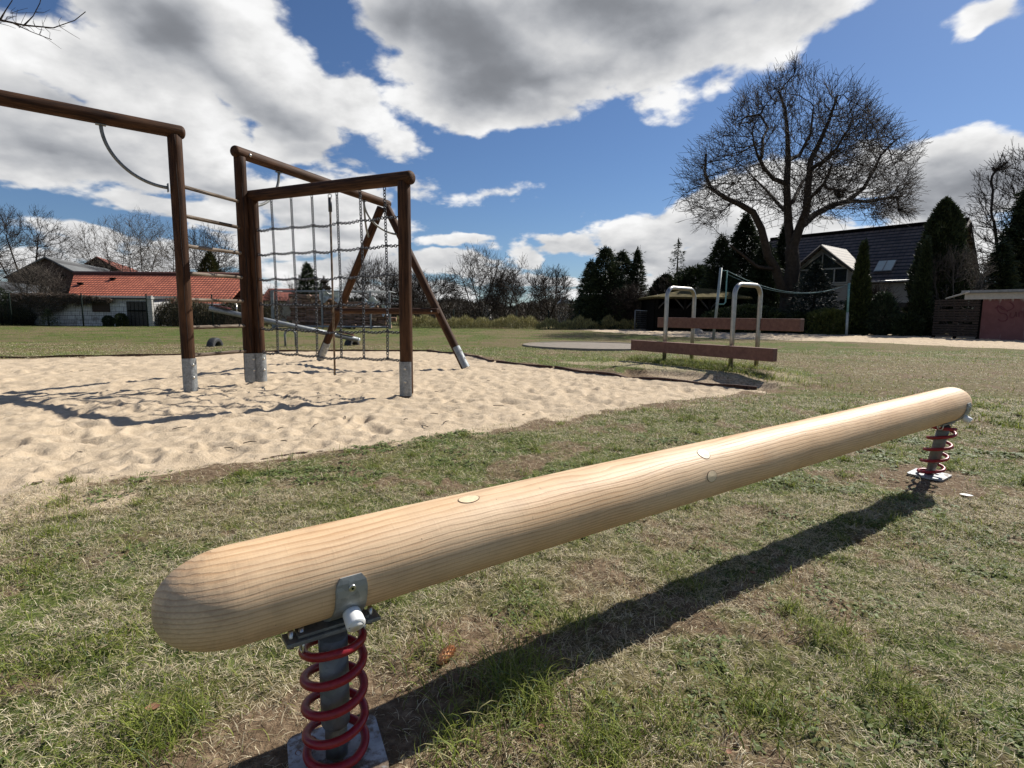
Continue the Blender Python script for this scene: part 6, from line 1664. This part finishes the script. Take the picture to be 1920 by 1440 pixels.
bush(1400, 622, 32, 150, 575, 'dark ivy covered shrub bank behind the bench', 63, 16000, DK, 'evergreen_shrub', 'garden shrubs before the house', 'shrub', 'round', .15)
bush(1500, 626, 30, 60, 588, 'low dark shrub right of the big trunk', 64, 6000, DK, 'evergreen_shrub', 'garden shrubs before the house', 'shrub', 'round', .13)
bush(1550, 628, 29, 80, 582, 'dark shrub with yellow-green patches behind the right net post', 65, 8000, YG, 'evergreen_shrub', 'garden shrubs before the house', 'shrub', 'round', .12)
bush(1606, 628, 28.6, 52, 462, 'narrow greenish cypress in front of the dormer, beside the right net post', 66, 15000, TH, 'cypress', 'columnar evergreens by the house', 'tree', 'cone', .14)
bush(1750, 628, 28.5, 88, 388, 'broad dark column of thuja hiding the right part of the roof', 67, 30000, DK, 'thuja', 'columnar evergreens by the house', 'tree', 'col', .17)
bush(1722, 630, 27.5, 44, 455, 'narrow pointed dark thuja in front of the broad one', 68, 12000, DK, 'thuja', 'columnar evergreens by the house', 'tree', 'cone', .13)
bush(1650, 630, 28, 60, 552, 'glossy dark leaved shrub below the skylight, catching small highlights', 69, 4500, ((.012, .02, .010), (.05, .07, .035)), 'glossy_shrub', 'garden shrubs before the house', 'shrub', 'col', .13)
bush(1700, 632, 27, 50, 590, 'low dark shrub at the foot of the narrow thuja', 70, 4000, DK, 'evergreen_shrub', 'garden shrubs before the house', 'shrub', 'round', .12)
conifer(1905, 615, 30, 130, 340, 'massive dark conifer behind the garage', 71, 2., group='columnar evergreens by the house', exp_=.5, z0=.02, size=.2)
conifer(1862, 615, 29, 90, 452, 'dark conifer bough mass left of the massive one', 72, 1.9, group='columnar evergreens by the house', exp_=.5, z0=.02)
bush(1815, 620, 30, 80, 540, 'brownish dark bush between house gable and slat fence', 73, 7000, ((.02, .014, .009), (.06, .04, .025)), 'evergreen_shrub', 'garden shrubs before the house', 'shrub', 'round', .13)
gl = 'evergreens seen at the left'
conifer(580, 612, 44, 75, 492, 'dark fir seen through the chain net above the woodpile', 74, 1.7, group=gl, exp_=.6, z0=.02)
conifer(610, 612, 45, 50, 520, 'brownish conifer beside the fir behind the chain net', 75, 1.4, ((.03, .022, .014), (.07, .055, .035)), group=gl, exp_=.6, z0=.02)
bush(398, 600, 50, 46, 478, 'olive green evergreen top between the ladder rungs', 76, 7000, ((.03, .035, .012), (.09, .09, .03)), 'evergreen_tree', gl, 'tree', 'col', .2)
conifer(5, 612, 33.8, 60, 538, 'dark fir at the left picture edge beside the mesh fence', 77, 1.7, group=gl, exp_=.4, z0=.02, size=.12, cat='shrub')
conifer(92, 613, 33.8, 38, 580, 'small light green fir sapling before the block wall', 78, .9, YG, group=gl, exp_=.9, z0=.05, whorl=.14, size=.09, cat='shrub')
bush(204, 613, 33.9, 20, 593, 'lower of the two round box bushes by the shed wall', 79, 2200, DK, 'box_bush', 'round box bushes by the shed door', 'shrub', 'round', .08, trunk=False)
bush(229, 613, 33.9, 24, 589, 'larger greener box bush beside the shed door', 80, 2600, TH, 'box_bush', 'round box bushes by the shed door', 'shrub', 'round', .08, trunk=False)
bush(40, 613, 34, 46, 580, 'dark tangled shrub behind the first fence post', 81, 3000, ((.02, .022, .012), (.06, .055, .03)), 'evergreen_shrub', gl, 'shrub', 'round', .10)

# creepers over the shed, dry hedge and weeds: masses nobody could count
def mass(name, fnP, n, size, cols, seed, label, cat, up_=1., asp=.2):
    r = np.random.default_rng(seed); P = fnP(n, r); D_ = np.stack([r.normal(0, .5, n), r.normal(0, .5, n), np.full(n, up_)], 1)
    V, T, c = leafcloud(P, D_, size, r, cols, asp); o = link(name, mesh_np(name, V, T, None, c), M['leaf']); tag(o, label, cat, kind='stuff')
def strip(px0, px1, Y, Yd, h0, h1, nz=1.2, seed=1):
    x0 = atY(px0, 612, Y)[0]; x1 = atY(px1, 612, Y)[0]
    def f(n, r):
        x = r.uniform(x0, x1, n); hmax = h0+(h1-h0)*fbm(x, x*0, nz, 3, seed); z = r.random(n)**.8*hmax; return np.stack([x, Y+r.uniform(-Yd, Yd, n), z], 1)
    return f
mass('tall_weeds', strip(745, 1190, 36.4, .5, .15, 1.0, 1.6, 4), 17000, .18, ((.15, .13, .06), (.42, .38, .15)), 90, 'yellow-green tall weeds along the back fence', 'weeds', 1.6, .14)
mass('dry_hedge', strip(290, 520, 35.5, .8, .6, 2.2, .8, 5), 16000, .22, ((.03, .025, .016), (.12, .10, .05)), 91, 'dry brown hedge with some green shoots right of the shed', 'hedge', 1.2, .16)
mass('thicket', strip(690, 1095, 48, 2.5, .9, 2.9, .45, 6), 17000, .30, ((.02, .015, .011), (.09, .07, .048)), 92, 'brown leafless thicket behind the back fence', 'thicket', 1.0, .14)
mass('far_wood', strip(480, 1250, 110, 6, 2.0, 5.0, .12, 7), 26000, .9, ((.02, .024, .016), (.05, .05, .035)), 93, 'distant dark line of woodland on the horizon', 'wood', .6, .5)
mass('garden_undergrowth', strip(1370, 1760, 31.5, 1.2, .3, 1.5, .7, 8), 22000, .16, DK, 94, 'dark undergrowth along the foot of the garden trees', 'undergrowth', .8, .4)
def creep(n, r):
    Ys = 34.4; x0 = atY(20, 600, Ys)[0]; x1 = atY(215, 600, Ys)[0]; x = x0+(x1-x0)*r.random(n)**1.1; top = 1.85-.25*sstep(.55, 1, (x-x0)/(x1-x0)); hang = top*(1-.9*sstep(-.1, .75, (x-x0)/(x1-x0)+.5*(vnoise(x*1.7, x*0, 9)-.5))); z = top-hang*r.random(n)**1.5
    return np.stack([x, Ys-r.random(n)*.30-.05, z+.15*r.random(n)], 1)
mass('creeper', creep, 11000, .22, ((.03, .022, .016), (.14, .095, .065)), 95, 'leafless brown creeper tumbling over the block shed wall', 'creeper', -.3, .10)

# far pale houses glimpsed through the thicket
for i, (px, w, lab) in enumerate(((905, 14, 'tiny pale house wall glimpsed behind the slender bare tree'), (1050, 16, 'tiny white house glimpsed left of the dark conifer group'))):
    Y = 75; a = atY(px, 600, Y)[0]; b_ = atY(px+w, 600, Y)[0]; t = empty('far_house', (a, Y, 0), lab, 'house'); mb = MB(); mb.box(((a+b_)/2, Y+2, 1.2), (b_-a, 4, 2.6)); mb.build('wall', M['plaster'], t)
    mb = MB(); mb.prism([(a-.2, Y-.2, 2.5), (b_+.2, Y-.2, 2.5), ((a+b_)/2, Y-.2, 3.5)], (0, 4.4, 0)); mb.build('roof', M['gutter'], t)

# ------------------------------------------------------------------ small things on the grass
def pinecone(px, py):
    P = Vector(G(px, py, .012)); z = ground_z(P.x, P.y); P.z = z+.014; d = Vector((.45, .85, .05)).normalized(); L = .062; mb = MB(); u_ = d.cross(Vector((0, 0, 1))).normalized(); v_ = d.cross(u_)
    V0 = []; 
    mb.tube([P-d*L/2, P-d*L*.3, P, P+d*L*.35, P+d*L/2], [.005, .010, .012, .008, .003], 10)
    for k in range(70):
        f = k/70; a = k*2.399; rr = .0145*math.sin(math.pi*(.12+.80*f))**.7; c = P+d*L*(f-.5); o_ = u_*math.cos(a)+v_*math.sin(a); tq = d.cross(o_)
        tip = c+o_*(rr+.004)+d*.005; w = .0042; mb.add([c+o_*rr*.3, c+o_*rr*.8+tq*w, tip, c+o_*rr*.8-tq*w, c+o_*rr*.8+d*-.002], [(0, 1, 2, 3), (0, 4, 1), (1, 4, 2), (2, 4, 3), (3, 4, 0)])
    tag(mb.build('pine_cone', M['cone'], None, origin=P), 'sunlit orange-brown pine cone on bare soil beside the log shadow', 'pine cone')
pinecone(836, 1238)
def leafobj(px, py, L, rot, mt, label, cat, name, group=None, curl=.3):
    P = Vector(G(px, py)); P.z = ground_z(P.x, P.y)+.012; mb = MB(); n_ = 8; V = []; Mz = rotz(rot)
    for i in range(n_+1):
        f = i/n_; w = L*.34*math.sin(math.pi*f)**.8+.0006
        for s_ in (-1, 0, 1): V.append(P+Mz @ Vector(((f-.5)*L, s_*w, curl*L*((f-.5)**2)+abs(s_)*w*curl*.8)))
    m_ = len(V); V += [v-Vector((0, 0, .0009)) for v in V]; F_ = []
    for i in range(n_):
        for j in range(2): a = i*3+j; F_ += [(a, a+3, a+4, a+1), (m_+a, m_+a+1, m_+a+4, m_+a+3)]
    mb.add(V, F_, True); tag(mb.build(name, mt, None, origin=P), label, cat, group)
leafobj(1812, 928, .055, 2.6, M['plastic'], 'small white chip lying on the grass right of the far spring', 'litter', 'paper_scrap', curl=.1)
gl_ = 'fallen dead leaves in the near grass'
for px, py, L, ro, lab in ((290, 1352, .032, .4, 'reddish dead leaf in the grass left of the near spring'), (1015, 1376, .016, 1.2, 'dead leaf between the long tufts at the bottom centre'), (560, 1424, .016, 2.2, 'dead leaf beside the near base plate'), (1366, 1422, .014, .9, 'tiny orange leaf at the bottom right of the picture'), (1410, 1085, .022, 2., 'dead leaf inside the log shadow')):
    leafobj(px, py, L, ro, M['leaf_dead'], lab, 'leaf', 'dead_leaf', gl_, .6)
# short twigs scattered on the sand
tw_lab = 'thin dark twig lying on the rumpled sand'
r = np.random.default_rng(99)
for i in range(34):
    px, py = r.uniform(20, 1150), r.uniform(690, 880)
    P = G(px, py)
    if dpit(np.array([P[0]]), np.array([P[1]]))[0] < .2: continue
    z = ground_z(P[0], P[1])+.012; a = r.uniform(0, 3.14); L = r.uniform(.03, .13); d = np.array([math.cos(a), math.sin(a), 0])*L; mb = MB()
    mb.tube([np.array([P[0], P[1], z])-d/2, np.array([P[0], P[1], z+.004])+r.normal(0, .004, 3)*[1, 1, 0], np.array([P[0], P[1], z])+d/2], [.003, .0035, .002], 5); tag(mb.build('twig', M['barkd'], None, origin=(P[0], P[1], z)), tw_lab, 'twig', 'twigs scattered over the sand')
